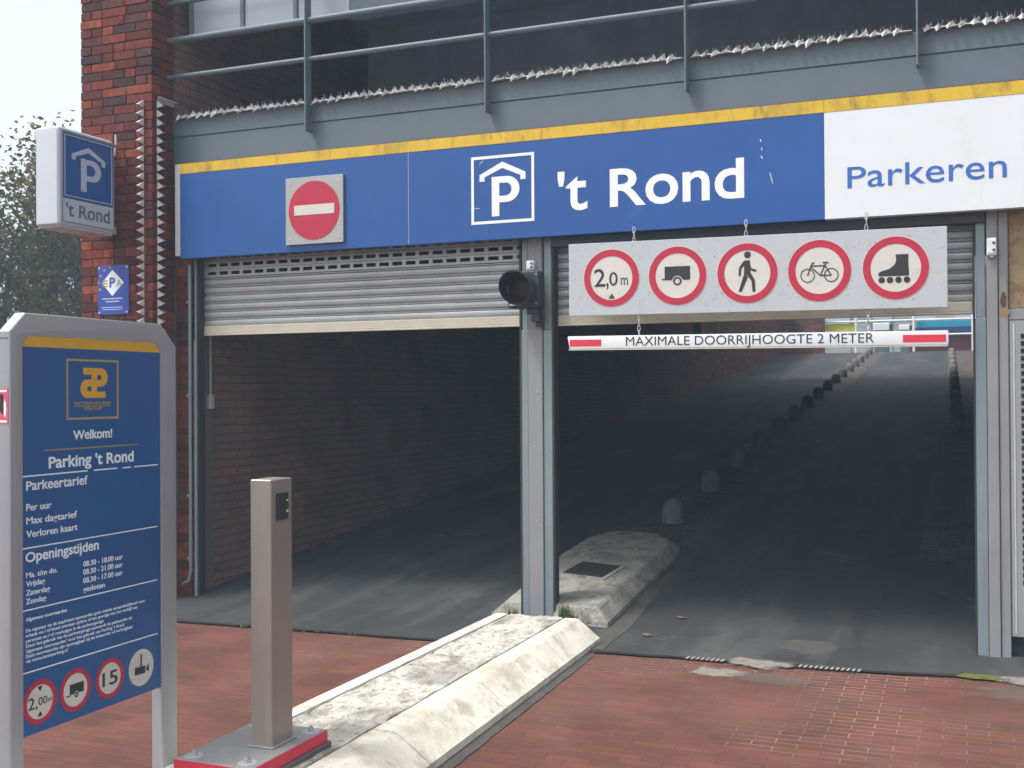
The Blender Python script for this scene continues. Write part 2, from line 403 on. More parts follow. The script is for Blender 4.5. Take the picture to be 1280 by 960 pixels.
# asphalt lanes: a flat apron, then the ramp
bm = new()
def lane_edge(x): return -.85 + .10 * (x + 2.7) * .45 + .014 * noise.noise(Vector((x * 3, 0, 0))) + (.10 if x > 2.3 else 0) * (x - 2.3) / .8
ys = [None, -.35, 0, 4, 8, 12, 16, 20, 24, 28, 32.2]
rows = []
xs = [-2.99 + i * (3.3 + 2.99) / 60 for i in range(61)]
for y in ys:
    rows.append([bm.verts.new((x, lane_edge(x) if y is None else y, (0.004 if (y is None or y <= 0) else .004 + RS * y))) for x in xs])
for A, B in zip(rows, rows[1:]):
    for i in range(60): bm.faces.new((A[i], A[i + 1], B[i + 1], B[i]))
bm_obj('ramp', bm, M['asphalt'], recalc=False, kind='structure')
def strip(name, x0, x1, y0, y1):
    bm = new(); vv = [bm.verts.new((x, y, .009 + RS * y)) for x, y in ((x0, y0), (x1, y0), (x1, y1), (x0, y1))]; bm.faces.new(vv)
    return bm_obj(name, bm, M['cobble'], recalc=False, kind='structure')
strip('ramp_median', -.22, .38, 2.4, 32.1)
strip('ramp_kerb_strip', 2.42, 3.28, 2.4, 32.1)
sheet('roof_deck', [(-12, 32.2), (14, 32.2), (14, 70), (-12, 70)], RS * 32.2, M['gravel'])

def blob(cx, cy, rx, ry, seed, n=40, jag=.45):
    return [(cx + rx * math.cos(a) * (1 + jag * noise.noise(Vector((math.cos(a) * 2 + seed, math.sin(a) * 2, seed)))),
             cy + ry * math.sin(a) * (1 + jag * noise.noise(Vector((math.cos(a) * 2 + seed, math.sin(a) * 2, seed + 9))))) for a in [2 * math.pi * i / n for i in range(n)]]
def patch_mat(colr, top):
    m = mat('worn mortar patch', colr, .95, var=(5, .2), dirt=[(9, .55, (.2, .14, .11), .6)])
    t = m.node_tree; a = t.nodes.new('ShaderNodeVertexColor'); a.layer_name = 'Col'
    n = t.nodes.new('ShaderNodeTexNoise'); n.inputs['Scale'].default_value = 13; n.inputs['Detail'].default_value = 9; n.inputs['Roughness'].default_value = .7
    tc = t.nodes.new('ShaderNodeTexCoord'); t.links.new(tc.outputs['Object'], n.inputs['Vector'])
    ad = t.nodes.new('ShaderNodeMath'); ad.operation = 'ADD'; t.links.new(a.outputs[0], ad.inputs[0]); t.links.new(n.outputs[0], ad.inputs[1])
    r = t.nodes.new('ShaderNodeMapRange'); r.inputs['From Min'].default_value = .82; r.inputs['From Max'].default_value = 1.0; r.inputs['To Max'].default_value = top
    t.links.new(ad.outputs[0], r.inputs[0])
    tr = t.nodes.new('ShaderNodeBsdfTransparent'); mx = t.nodes.new('ShaderNodeMixShader')
    t.links.new(r.outputs[0], mx.inputs[0]); t.links.new(tr.outputs[0], mx.inputs[1]); t.links.new(t.nodes['Principled BSDF'].outputs[0], mx.inputs[2])
    t.links.new(mx.outputs[0], t.nodes['Material Output'].inputs[0]); return m
PM = patch_mat((.27, .245, .21), .85); GP = patch_mat((.16, .15, .135), .38)
def patch(cx, cy, rx, ry, z, sd, m=None):
    bm = new(); L = bm.loops.layers.color.new('Col'); n = 40; rg = blob(cx, cy, rx, ry, sd, n, .35)
    def rr(f): return [bm.verts.new((cx + (x - cx) * f, cy + (y - cy) * f, z)) for x, y in rg]
    A, B, D = rr(1.0), rr(.62), rr(.25); fal = {}
    for v in A: fal[v] = .0
    for v in B: fal[v] = .54
    for v in D: fal[v] = .82
    for P, Q in ((A, B), (B, D)):
        for i in range(n): bm.faces.new((P[i], P[(i + 1) % n], Q[(i + 1) % n], Q[i]))
    bm.faces.new(D)
    for f in bm.faces:
        for l in f.loops: l[L] = (fal[l.vert],) * 3 + (1,)
    bm_obj('mortar_patch', bm, m or PM, kind='structure')
patch(1.63, -.68, .40, .20, .0105, 3.1)
patch(1.66, -.66, .28, .12, .0115, 6.3)
patch(1.45, -.93, .34, .20, .0005, 5.7)
patch(1.75, -.98, .5, .25, .0012, 4.1, GP)
patch(3.25, -.82, .85, .55, .002, 8.2, GP)
patch(3.25, -.55, .6, .3, .0105, 2.7)
patch(1.85, -.1, .34, .5, .0085, 4.4, GP)

# ------------------------------------------------------------------ air volume added to lift the darks like lens veil
hm = bpy.data.materials.new('veil_haze'); hm.use_nodes = True; ht = hm.node_tree; ht.nodes.remove(ht.nodes['Principled BSDF'])
pv = ht.nodes.new('ShaderNodeVolumePrincipled'); pv.inputs['Color'].default_value = (.60, .84, 1.0, 1); pv.inputs['Density'].default_value = .0042
pv.inputs['Anisotropy'].default_value = 0.0
ht.links.new(pv.outputs[0], ht.nodes['Material Output'].inputs['Volume'])
bm = new(); box(bm, (-60, -40, -1.0), (40, 85, 13)); bm_obj('veil_haze', bm, hm, kind='stuff')

# ------------------------------------------------------------------ the building
G = thing('parking_garage', (0, 0, 0), 'brick and steel car park with two vehicle entrances under a blue sign', 'building')

# brick pillar, every brick laid
CO = .0715
PAL = [(0.398, 0.189, 0.159), (0.372, 0.18, 0.155), (0.423, 0.205, 0.167), (0.314, 0.192, 0.184), (0.339, 0.189, 0.176), (0.356, 0.184, 0.167), (0.458, 0.235, 0.176), (0.297, 0.189, 0.188), (0.39, 0.184, 0.163), (0.406, 0.189, 0.159)]
def laid_bricks(bm, runs, z0, z1):
    """runs: list of (axis, a0, a1, fixed, depth, sign): visible face at fixed, going inwards by depth"""
    L = bm.loops.layers.color.new('Col')
    k = 0; z = z0
    while z < z1:
        for (ax, a0, a1, fx, dp, sg, keep) in runs:
            a = a0; first = True
            while a < a1 - .012:
                ln = random.choice((.11, .22, .22, .24))
                if first: ln = .11 if (k % 2) else .22; first = False
                b = min(a + ln, a1)
                if a1 - b < .05: b = a1
                jut = random.uniform(-.004, .004); c = random.choice(PAL); f = random.uniform(.82, 1.15)
                c = tuple(min(1, q * f) for q in c)
                fo = fx + sg * jut; fi = fx - sg * dp
                za, zb = z + .003 + random.uniform(-.001, .001), z + CO - .0035
                a_, b_ = a + .003, b - .003
                e0 = random.uniform(-.004, .004) if a == a0 else 0; e1 = random.uniform(-.004, .004) if b == a1 else 0
                if a == a0: a_ = a - e0
                if b == a1: b_ = b + e1
                if ax == 0: vs_ = box(bm, (a_, min(fo, fi), za), (b_, max(fo, fi), zb), 0)
                else: vs_ = box(bm, (min(fo, fi), a_, za), (max(fo, fi), b_, zb), 0)
                fs = {f_ for v in vs_ for f_ in v.link_faces}
                for f_ in fs:
                    for l in f_.loops: l[L] = (*c, 1)
                a = b
        z += CO; k += 1
PX0, PX1, PY0 = -3.85, -3.137, -.26
bm = new()
laid_bricks(bm, [(0, PX0, PX1, PY0, .1, -1, 1), (1, PY0 + .102, .0, PX1, .08, 1, 1), (1, PY0 + .102, .9, PX0, .08, -1, 1)], 0, 5.6)
bmesh.ops.bevel(bm, geom=list(bm.edges), offset=.003, segments=1, affect='EDGES')
pil = bm_obj('brick_pillar', bm, M['pillar'], G)
bm = new(); box(bm, (PX0 + .012, PY0 + .012, 0), (PX1 - .012, .9, 5.6)); bm_obj('mortar', bm, M['mortar'], pil)
bm = new()
laid_bricks(bm, [(0, PX1 + .002, -2.985, .03, .06, -1, 1)], 0, 2.78)
jm = bm_obj('brick_jamb', bm, M['pillar'], G)
bm = new(); box(bm, (PX1 - .01, .036, 0), (-2.99, .3, 2.8)); bm_obj('mortar', bm, M['mortar'], jm)
# upper part of the pillar and the building mass above the frame
bm = new(); box(bm, (PX0, PY0, 5.6), (PX1, .9, 9)); bm_obj('upper_wall', bm, M['brick'], G, uv=True)
bm = new(); box(bm, (PX0 + .006, .9, 0), (-2.992, 19, 2.9)); box(bm, (PX0 + .006, .9, 2.9), (PX1, 19, 9)); box(bm, (PX1 - .2, .02, 2.9), (PX1 - .004, .9, 5.4)); box(bm, (-3.1, .3, -.1), (-2.992, .9, 2.9))
bm_obj('side_wall', bm, M['brick_in'], G, uv=True)
bm = new(); box(bm, (PX0 + .006, 19.01, 0), (-2.992, 33, 5.2)); bm_obj('ramp_wall', bm, M['brick'], G, uv=True)  # same wall in darker brick: its shade is put into the colour
bm = new(); box(bm, (3.3, .25, -.1), (3.6, 19, 9)); box(bm, (3.3, 19.01, -.1), (3.6, 32, 4.6)); bm_obj('passage_wall', bm, M['brick_in'], G, uv=True)
bm = new()
vv = [bm.verts.new(p) for p in ((-2.99, .2, 2.83), (3.3, .2, 2.83), (3.3, 19, 2.83 + RS * 19), (-2.99, 19, 2.83 + RS * 19))]
v2 = [bm.verts.new((v.co.x, v.co.y, v.co.z + .12)) for v in vv]
bm.faces.new(vv[::-1]); bm.faces.new(v2)
for i in range(4): bm.faces.new((vv[i], vv[(i + 1) % 4], v2[(i + 1) % 4], v2[i]))
bm_obj('passage_ceiling', bm, M['concrete'], G)
bm = new(); box(bm, (-2.99, 32, 2.2), (-1.6, 32.3, 5.2)); bm_obj('end_wall', bm, M['brick'], G, uv=True)
# lintel behind the sign, shutter housing soffit
bm = new(); box(bm, (-2.99, .02, 2.76), (5, .6, 3.4)); bm_obj('shutter_housing', bm, M['dark'], G)
bm = new(); box(bm, (.105, -.015, 2.635), (2.9, .10, 2.735), .004); bm_obj('lintel', bm, M['dark'], G)
# steel fascia, deck and recess above
bm = new(); box(bm, (PX1 + .003, -.012, 3.455), (5, .1, 3.687), .004); box(bm, (PX1 + .003, -.016, 3.692), (5, .1, 3.838), .004); box(bm, (PX1 + .003, -.004, 3.68), (5, .08, 3.70))
bm_obj('fascia_beam', bm, M['steel'], G)
bm = new(); box(bm, (PX1 + .003, .1, 3.6), (5, 6, 3.8)); bm_obj('deck_slab', bm, M['soffit'], G)
bm = new(); box(bm, (PX1 + .003, 3.2, 3.6), (5, 3.4, 9)); bm_obj('deck_back_wall', bm, M['soffit'], G)
bm = new(); box(bm, (PX1 + .003, .35, 5.5), (5, 6, 5.7)); bm_obj('deck_ceiling', bm, M['soffit'], G)
bm = new(); box(bm, (PX0, -.02, 9), (5.2, 19, 9.3)); bm_obj('roof', bm, M['soffit'], G)
# upper glazed band: panes with frames
for i in range(3):
    x0 = -3.03 + i * .495; x1 = x0 + .495
    bm = new(); box(bm, (x0 + .02, .10, 4.535), (x1 - .02, .115, 6.4)); pn = bm_obj('window', bm, M['pane'], G)
    bm = new()
    for a, b in (((x0 - .02, .085, 4.5), (x1 - .022, .13, 4.533)), ((x0 - .02, .085, 4.535), (x0 + .018, .13, 6.4))): box(bm, a, b, .003)
    bm_obj('frame', bm, M['steel_rail'], pn)
bm = new(); box(bm, (-3.1, .08, 6.42), (5, .3, 9)); box(bm, (-1.56, .10, 4.5), (5, .2, 6.418)); bm_obj('upper_cladding', bm, M['steel'], G)
# centre column
bm = new(); box(bm, (-.078, 0, 0), (.03, .12, 2.76), .004); box(bm, (-.1, .12, 0), (.06, .2, 2.76)); c = bm_obj('column', bm, M['col'], G)
bm = new(); box(bm, (-.148, .016, 0), (-.1335, .1, 2.76)); bm_obj('rubber_seal', bm, M['rubber'], c)
for zz in (2.62, 2.3, 1.62, 1.24, .72):
    bm = new(); bmesh.ops.create_cone(bm, cap_ends=True, segments=10, radius1=.006, radius2=.004, depth=.006, matrix=Matrix.Translation((-.02 + .01 * math.sin(zz * 9), -.003, zz)) @ Matrix.Rotation(math.pi / 2, 4, 'X'))
    bm_obj('bolt', bm, M['trim'], c)
# right door post and what is beyond it
bm = new(); box(bm, (2.905, 0, 0), (2.968, .12, 2.74), .004); box(bm, (2.971, .012, 0), (3.026, .12, 2.74), .004); box(bm, (2.92, .12, 0), (3.3, .25, 2.74)); bm_obj('door_post', bm, M['col'], G)
bm = new(); box(bm, (3.028, .03, 2.11), (5, .06, 2.74), .003); bm_obj('stained_panel', bm, M['stained'], G)
bm = new(); box(bm, (3.028, .018, 2.04), (5, .06, 2.107), .003); bm_obj('door_lintel', bm, M['col'], G)
bm = new(); box(bm, (3.03, .02, .13), (4.1, .06, 2.037), .004); dr = bm_obj('service_door', bm, M['door'], G)
bm = new()
for i in range(34):
    z = 1.93 - i * .045; box(bm, (3.092, .0155, z), (3.85, .019, z + .026))
bm_obj('louvre', bm, M['gap'], dr)
bm = new(); box(bm, (3.05, .016, .15), (3.058, .0195, 2.02)); bm_obj('edge_strip', bm, M['trim'], dr)
bm = new(); box(bm, (3.03, .05, .0), (5, .1, .13)); bm_obj('door_gap', bm, M['gap'], G)  # near-black block painted in for the dark gap below the door
bm = new(); box(bm, (4.102, .01, 0), (5, .3, 2.037)); bm_obj('right_wall', bm, M['brick'], G, uv=True)
bm = new(); box(bm, (5.0, -.02, 0), (5.2, 19, 9)); bm_obj('outer_wall', bm, M['brick'], G, uv=True)
bm = new()
mm = curve_bm([blob(2.998, 2.165, .017, .05, 2.2, 24)], .002)
mapped('rust_hole', mm, FAC(.0115), M['rust'], G)
mm = curve_bm([blob(3.0, 2.09, .03, .03, 4.4, 24)], .001)
mapped('rust_stain', mm, FAC(.0117), M['stained'], G)

# ------------------------------------------------------------------ roller shutters
def shutter(label, x0, x1, zb, gl, gr):
    t = thing('roller_shutter', ((x0 + x1) / 2, .12, 0), label, 'roller shutter', 'roller shutters over the two entrances')
    bm = new(); p = .0655; zt = 2.77; z = zb + .065
    prof = []
    while z < 2.56:
        prof += [(.126, z), (.113, z + .004), (.110, z + .014), (.109, z + .028), (.111, z + .041), (.114, z + .046), (.127, z + .049), (.117, z + .052), (.116, z + .060), (.126, z + .0635)]; z += p
    A = [bm.verts.new((x0, y, zz)) for y, zz in prof]; B = [bm.verts.new((x1, y, zz)) for y, zz in prof]
    for i in range(len(prof) - 1): bm.faces.new((A[i], B[i], B[i + 1], A[i + 1]))
    # two vented slats at the top: bars left between slots
    zv = z
    for r in range(3):
        z0 = zv + r * p
        box(bm, (x0, .108, z0), (x1, .122, z0 + .018)); box(bm, (x0, .108, z0 + .046), (x1, .122, z0 + .062))
        x = x0 + .04
        box(bm, (x0, .109, z0 + .018), (x0 + .04, .121, z0 + .046))
        while x < x1 - .03:
            box(bm, (x + .082, .109, z0 + .018), (min(x + .112, x1), .121, z0 + .046)); x += .112
    bm_obj('curtain', bm, M['shutter'], t)
    bm = new(); box(bm, (x0, .10, zb), (x1, .135, zb + .066), .006); box(bm, (x0, .095, zb - .012), (x1, .14, zb + .002), .003); bm_obj('bottom_bar', bm, M['barcream'], t)
    bm = new(); box(bm, (x0, .21, 2.5), (x1, .215, 2.76)); bm_obj('backing', bm, M['gap'], t)
    for (a, b) in (gl, gr):
        bm = new(); box(bm, (a, .012, .0), (b, .10, 2.06), .004); box(bm, (a + .004, .02, 2.06), (b - .004, .10, 2.76), .004)
        gd = bm_obj('guide_rail', bm, M['guide'], t)
        q = b if a < (x0 + x1) / 2 else a - .012
        bm = new(); box(bm, (q, .02, 0), (q + .012, .10, 2.76)); bm_obj('rubber_seal', bm, M['rubber'], gd)
    return t
shutter('wide zinc roller shutter half lowered over the left lane under the no entry sign', -2.93, -.14, 2.105, (-2.962, -2.932), (-.132, -.08))
shutter('zinc roller shutter mostly hidden behind the white board of five round signs', .11, 2.83, 2.10, (.032, .098), (2.84, 2.903))
# column seal
# ------------------------------------------------------------------ the long entrance sign
t = thing('entrance_sign', (0, -.1, 2.7), 'long blue and white car park name board with yellow top band above both entrances', 'sign')
ZB, ZT, ZY = 2.700, 3.452, 3.372
bm = new(); box(bm, (-2.995, -.1, ZB), (-.9655, -.02, ZY)); box(bm, (-.9625, -.1, ZB), (1.968, -.02, ZY)); bm_obj('blue_panel', bm, M['blue'], t)
bm = new(); box(bm, (1.970, -.1, ZB), (4.6, -.02, ZY)); bm_obj('white_panel', bm, M['white'], t)
bm = new(); box(bm, (-3.0, -.102, ZY + .001), (-.9645, -.02, ZT)); box(bm, (-.9635, -.102, ZY + .001), (1.968, -.02, ZT)); box(bm, (1.970, -.102, ZY + .001), (4.6, -.02, ZT)); bm_obj('yellow_band', bm, M['yellow'], t)
bm = new(); box(bm, (-3.045, -.104, ZB + .02), (-2.997, -.02, ZT), .003)
bm_obj('end_trim', bm, M['trim'], t)
bm = new(); box(bm, (-3.0, -.09, ZT + .001), (4.6, -.02, ZT + .008)); bm_obj('top_flashing', bm, M['maroon'], t)
bm = new(); box(bm, (-.9652, -.1008, ZB), (-.9628, -.09, ZT)); bm_obj('panel_seam', bm, M['trim'], t)
F0 = FAC(-.1)
def house_p(x0, y0, s, h=None, border=.042):
    h = h or s
    P = lambda u, v: (x0 + u * s, y0 + v * h)
    roof = [[P(.135, .727), P(.5, .90), P(.865, .725), P(.865, .62), P(.785, .62), P(.785, .685), P(.5, .807), P(.215, .69), P(.215, .63), P(.135, .63)]]
    pl = [P(.33, .105), P(.45, .105), P(.45, .305), P(.56, .305)] + [P(*q) for q in arc(.57, .495, .20, .19, -90, 90)] + [P(.33, .685)]
    ph = [P(.45, .40), P(.55, .40)] + [P(*q) for q in arc(.55, .495, .095, .095, -90, 90)] + [P(.45, .59)]
    out = [roof, [pl, ph]]
    if border: out.append([rect(x0, y0, x0 + s, y0 + h), rect(x0 + s * border, y0 + h * border, x0 + s * (1 - border), y0 + h * (1 - border))])
    return out
mapped('garage_symbol', sheets(house_p(-.463, 2.812, .478, .480), .002), F0, M['whiteplain'], t)
mapped('lettering', text_bm("'t", .188, .402, 2.872, .265, .014), F0, M['whiteplain'], t)
mapped('lettering', text_bm("Rond", .562, 1.466, 2.876, .262, .015), F0, M['whiteplain'], t)
mapped('lettering', text_bm("Parkeren", 2.108, 3.02, 2.884, .140, .002), F0, M['bluetext'], t)

sc_ = [[seg((1.57 + .004 * i + random.uniform(-.01, .01), 3.24 - .055 * i), (1.575 + .005 * i, 3.225 - .055 * i), .006)] for i in (0, 1, 2)] + [[seg((1.63, 3.02), (1.648, 2.95), .004)], [seg((-.44, 2.93), (-.40, 2.925), .003)], [seg((-.40, 3.24), (-.37, 3.262), .003)]]
for q_ in sc_: mapped('scratch', curve_bm(q_, .0006), F0, M['whiteplain'], t)
t = thing('no_entry_sign', (-1.75, -.12, 2.75), 'grey plate with red no entry disc fixed to the blue board', 'sign')
bm = new(); box(bm, (-1.998, -.122, 2.748), (-1.498, -.104, 3.255), .002); bm_obj('plate', bm, M['grey_plate'], t)
FN = FAC(-.122)
mapped('disc', curve_bm([circ(-1.748, 3.0, .222, 64)], .002), FN, M['red'], t)
mapped('bar', curve_bm([rect(-1.92, 2.968, -1.572, 3.043)], .002), FN, M['signwhite'], t, base=.002)
for sx in (-1.96, -1.536):
    for sz in (2.79, 3.215): b_ = new(); tube(b_, (sx, -.122, sz), (sx, -.125, sz), .007, 8); bm_obj('screw', b_, M['trim'], t)

# ------------------------------------------------------------------ hanging board with five prohibition signs
t = thing('prohibition_board', (1.48, -.12, 2.13), 'wide grubby white board of five round red ringed prohibition signs hanging over the right lane', 'sign')
TL = lambda u: -.0088 * (u - .278)
bm = new(); box(bm, (.278, -.14, 2.139), (2.687, -.115, 2.629), .002)
for v in bm.verts: v.co.z += TL(v.co.x)
bm_obj('board', bm, M['dirtywhite'], t)
FB = FAC(-.14)
CX = (.580, 1.032, 1.488, 1.938, 2.391); CZ = 2.388; RR = .192
def prohibition(cx, sets, extra=None):
    r = mapped('prohibition_sign', curve_bm([circ(cx, CZ, RR + .004, 64)], .0015), FB, M['signwhite'], t, tilt=TL)
    mapped('ring', curve_bm([circ(cx, CZ, RR, 64), circ(cx, CZ, RR * .765, 64)], .0015), FB, M['red'], r, base=.0015, tilt=TL)
    bmx = sheets(sets, .0015) if sets else None
    if extra:
        for e in extra: bmx = e if bmx is None else merge(bmx, e)
    mapped('pictogram', bmx, FB, M['black'], r, base=.0016, tilt=TL)
c = CX[0]
prohibition(c, [[tri(c + .003, CZ - .137, .022)]], [text_bm('2', c - .12, c - .042, CZ - .055, .125, .004, .0015), text_bm(',', c - .035, c - .02, CZ - .055, .13, .004, .0015), text_bm('0', c - .014, c + .044, CZ - .05, .095, .002, .0015), text_bm('m', c + .066, c + .115, CZ - .048, .068, 0, .0015)])
c = CX[1]
prohibition(c, [[[(c - .085, CZ - .028), (c - .085, CZ + .062), (c + .085, CZ + .062), (c + .085, CZ - .028), (c + .036, CZ - .028)] + arc(c, CZ - .035, .036, .036, 10, 170, 10) + [(c - .036, CZ - .028)]],
                [rect(c - .105, CZ - .026, c - .08, CZ - .018)], [circ(c, CZ - .035, .028), circ(c, CZ - .035, .017)]])
c = CX[2]
pts_l = [(-.005, .02), (-.05, -.115)]
prohibition(c, [[circ(c + .003, CZ + .118, .022)],
                [[(c - .018, CZ + .082), (c + .018, CZ + .082), (c + .022, CZ - .01), (c - .02, CZ - .01)]],
                [[(c - .018, CZ + .082), (c - .05, CZ + .04), (c - .056, CZ - .015), (c - .042, CZ - .015), (c - .036, CZ + .032), (c - .008, CZ + .06)]],
                [[(c + .014, CZ + .08), (c + .026, CZ + .032), (c + .06, CZ + .018), (c + .056, CZ + .006), (c + .016, CZ + .02)]],
                [[(c - .02, CZ - .005), (c - .055, CZ - .115), (c - .036, CZ - .118), (c + .006, CZ - .02)]],
                [[(c - .004, CZ - .005), (c + .028, CZ - .052), (c + .034, CZ - .12), (c + .052, CZ - .12), (c + .048, CZ - .045), (c + .022, CZ + .002)]]])
c = CX[3]
bk = []
for sx in (-.072, .072): bk.append([circ(c + sx, CZ - .03, .044, 40), circ(c + sx, CZ - .03, .038, 40)])
for p, q in (((-.072, -.03), (-.045, .045)), ((-.05, .03), (.035, .03)), ((-.05, .022), (.005, -.03)), ((.005, -.03), (.042, .05)), ((.072, -.03), (.036, .028)), ((.005, -.03), (.072, -.03)), ((-.045, .045), (-.03, .052)), ((.02, .05), (.055, .05))):
    bk.append([seg((c + p[0], CZ + p[1]), (c + q[0], CZ + q[1]), .007)])
prohibition(c, bk)
c = CX[4]
prohibition(c, [[[(c + .0, CZ + .082), (c + .075, CZ + .082), (c + .073, CZ + .04), (c + .078, CZ - .05), (c - .1, CZ - .05), (c - .1, CZ - .03), (c - .085, CZ - .02), (c - .035, CZ - .005), (c - .005, CZ + .02), (c + .004, CZ + .045)]]] +
            [[circ(c - .082 + i * .049, CZ - .074, .019, 24)] for i in range(4)])

def chain(x, y, z0, z1, label, grp='chains holding the hanging boards', n=None):
    bm = new(); n = n or max(2, int((z1 - z0) / .034)); st = (z1 - z0) / n
    for i in range(n):
        zc = z0 + (i + .5) * st; L = []
        for k in range(14):
            a = 2 * math.pi * k / 14; px, pz = .009 * math.cos(a), (st * .62) * math.sin(a)
            L.append(Vector((x + (px if i % 2 else .002), y + (.002 if i % 2 else px), zc + pz)))
        path_tube(bm, L + L[:1], .0032, 6)
    return bm_obj('chain', bm, M['chain'], origin=(x, y, z0), label=label, category='chain', group=grp)
chain(.735, -.128, 2.58, 2.72, 'short chain at the top edge of the white board above the trailer sign')
chain(1.48, -.128, 2.58, 2.72, 'short chain at the top edge of the white board above the pedestrian sign')
chain(2.22, -.128, 2.57, 2.72, 'short chain at the top edge of the white board above the roller skate sign')
chain(.765, -.128, 1.99, 2.165, 'chain between the white board and the left end of the height limit bar')
chain(2.225, -.128, 1.975, 2.15, 'chain between the white board and the right end of the height limit bar')

t = thing('height_limit_bar', (1.48, -.12, 1.9), 'white horizontal height limit beam with red ends hanging from chains over the right lane', 'height bar')
TB = lambda u: -.0090 * (u - .27)
bm = new(); box(bm, (.268, -.15, 1.913), (2.69, -.11, 2.001), .012, seg=2)
for v in bm.verts:
    v.co.z += TB(v.co.x)
    if v.co.x < .3 and v.co.z < 1.94: v.co.x += .012
bm_obj('beam', bm, M['white'], t, smooth=True)
bm = new(); box(bm, (.275, -.148, 1.905), (2.685, -.112, 1.9125))
for v in bm.verts: v.co.z += TB(v.co.x)
bm_obj('bottom_edge', bm, M['barcream'], t)
FH = FAC(-.15)
mapped('lettering', text_bm("MAXIMALE DOORRIJHOOGTE 2 METER", .682, 2.262, 1.932, .063, -.004), FH, M['black'], t, tilt=TB)
mapped('red_marking', curve_bm([rect(.284, 1.930, .510, 1.976)], .001), FH, M['redbright'], t, tilt=TB)
mapped('red_marking', curve_bm([rect(2.43, 1.930, 2.676, 1.976)], .001), FH, M['redbright'], t, tilt=TB)

# ------------------------------------------------------------------ signal lamp on the column
t = thing('traffic_light', (-.06, -.02, 2.07), 'black square single lamp traffic signal with round visor on the centre column', 'traffic light')
bm = new(); box(bm, (-.165, -.16, 2.205), (.068, -.045, 2.46), .02, seg=3); bm_obj('housing', bm, M['blackplastic'], t, smooth=True)
bm = new(); n = 40; cx, cz, r = -.062, 2.335, .112
A, B, A2, B2 = [], [], [], []
for i in range(n):
    a = 2 * math.pi * i / n; ca, sa = math.cos(a), math.sin(a)
    ln = .075 + .10 * (.5 + .5 * sa) ** .7
    A.append(bm.verts.new((cx + r * ca, -.155, cz + r * sa))); B.append(bm.verts.new((cx + r * 1.04 * ca, -.155 - ln, cz + r * 1.04 * sa)))
    A2.append(bm.verts.new((cx + (r - .006) * ca, -.155, cz + (r - .006) * sa))); B2.append(bm.verts.new((cx + (r * 1.04 - .006) * ca, -.155 - ln, cz + (r * 1.04 - .006) * sa)))
for i in range(n):
    j = (i + 1) % n
    bm.faces.new((A[i], A[j], B[j], B[i])); bm.faces.new((B2[i], B2[j], A2[j], A2[i])); bm.faces.new((B[i], B[j], B2[j], B2[i]))
bm_obj('visor', bm, M['blackplastic'], t, smooth=True)
bm = new(); lathe(bm, [(.104, 0), (.09, .012), (.05, .022), (0, .026)], (0, 0, 0), 32)
bmesh.ops.transform(bm, matrix=Matrix.Translation((cx, -.157, cz)) @ Matrix.Rotation(math.pi / 2, 4, 'X'), verts=bm.verts)
bm_obj('lens', bm, M['lens'], t, smooth='all')
bm = new(); box(bm, (-.045, -.11, 2.165), (.045, -.02, 2.207), .008); box(bm, (-.015, -.10, 2.11), (.045, -.012, 2.167), .008); box(bm, (0, -.06, 2.075), (.042, -.002, 2.112), .006); bm_obj('bracket', bm, M['blackplastic'], t)
bm = new(); box(bm, (-.15, -.1645, 2.222), (-.105, -.159, 2.233))
bm_obj('label_plate', bm, M['whiteplain'], t)
bm = new()
for zz in (2.235, 2.435): b_ = new(); tube(b_, (.047, -.158, zz), (.047, -.1635, zz), .005, 8); bm_obj('screw', b_, M['trim'], t)
bm.free()

def jbox(x0, x1, z0, z1, y, label):
    t = thing('junction_box', ((x0 + x1) / 2, y, z0), label, 'electrical box', 'small white electrical boxes on the posts')
    bm = new(); box(bm, (x0, y - .04, z0), (x1, y, z1), .005); b = bm_obj('case', bm, M['whiteplain'], t)
    bm = new(); box(bm, (x0 + .004, y - .046, z0 + .012), (x1 - .004, y - .0405, z1 - .012), .002); bm_obj('lid', bm, M['white'], t)
    bm = new()
    for k in (.3, .7): tube(bm, (x1 - .016, y - .0455, z0 + (z1 - z0) * k), (x1 - .016, y - .051, z0 + (z1 - z0) * k), .008, 10)
    bm_obj('button', bm, M['rust'], t)
    bm = new(); tube(bm, ((x0 + x1) / 2, y - .02, z0), ((x0 + x1) / 2, y - .02, z0 - .012), .012, 10); bm_obj('cable_gland', bm, M['trim'], t)
jbox(-.072, -.015, 2.478, 2.545, -.001, 'small white box on the centre column just above the black signal lamp')
jbox(2.908, 2.962, 2.43, 2.535, -.001, 'small white box with two round buttons on the right door post')

# ------------------------------------------------------------------ conduit on the left jamb
t = thing('conduit', (-3.0, -.01, 0), 'thin grey cable pipe running up the left brick jamb', 'pipe')
bm = new(); path_tube(bm, [(-2.978, -.008, 2.66), (-2.978, -.008, .22), (-2.995, -.01, .13), (-3.05, -.012, .10)], .014, 10); bm_obj('pipe', bm, M['guide'], t, smooth=True)
bm = new()
for zz in (2.35, 1.6, .8, .3): box(bm, (-3.0, -.025, zz), (-2.992, .03, zz + .02), .003)
bm_obj('clips', bm, M['trim'], t)
t = thing('key_switch', (-2.96, .3, 1.5), 'small grey switch box with pipe on the passage wall inside the left entrance', 'electrical box')
bm = new(); box(bm, (-2.992, .22, 1.50), (-2.955, .28, 1.62), .005); bm_obj('case', bm, M['trim'], t)
bm = new(); tube(bm, (-2.975, .25, 1.62), (-2.975, .25, 2.2), .008, 8); bm_obj('pipe', bm, M['trim'], t)

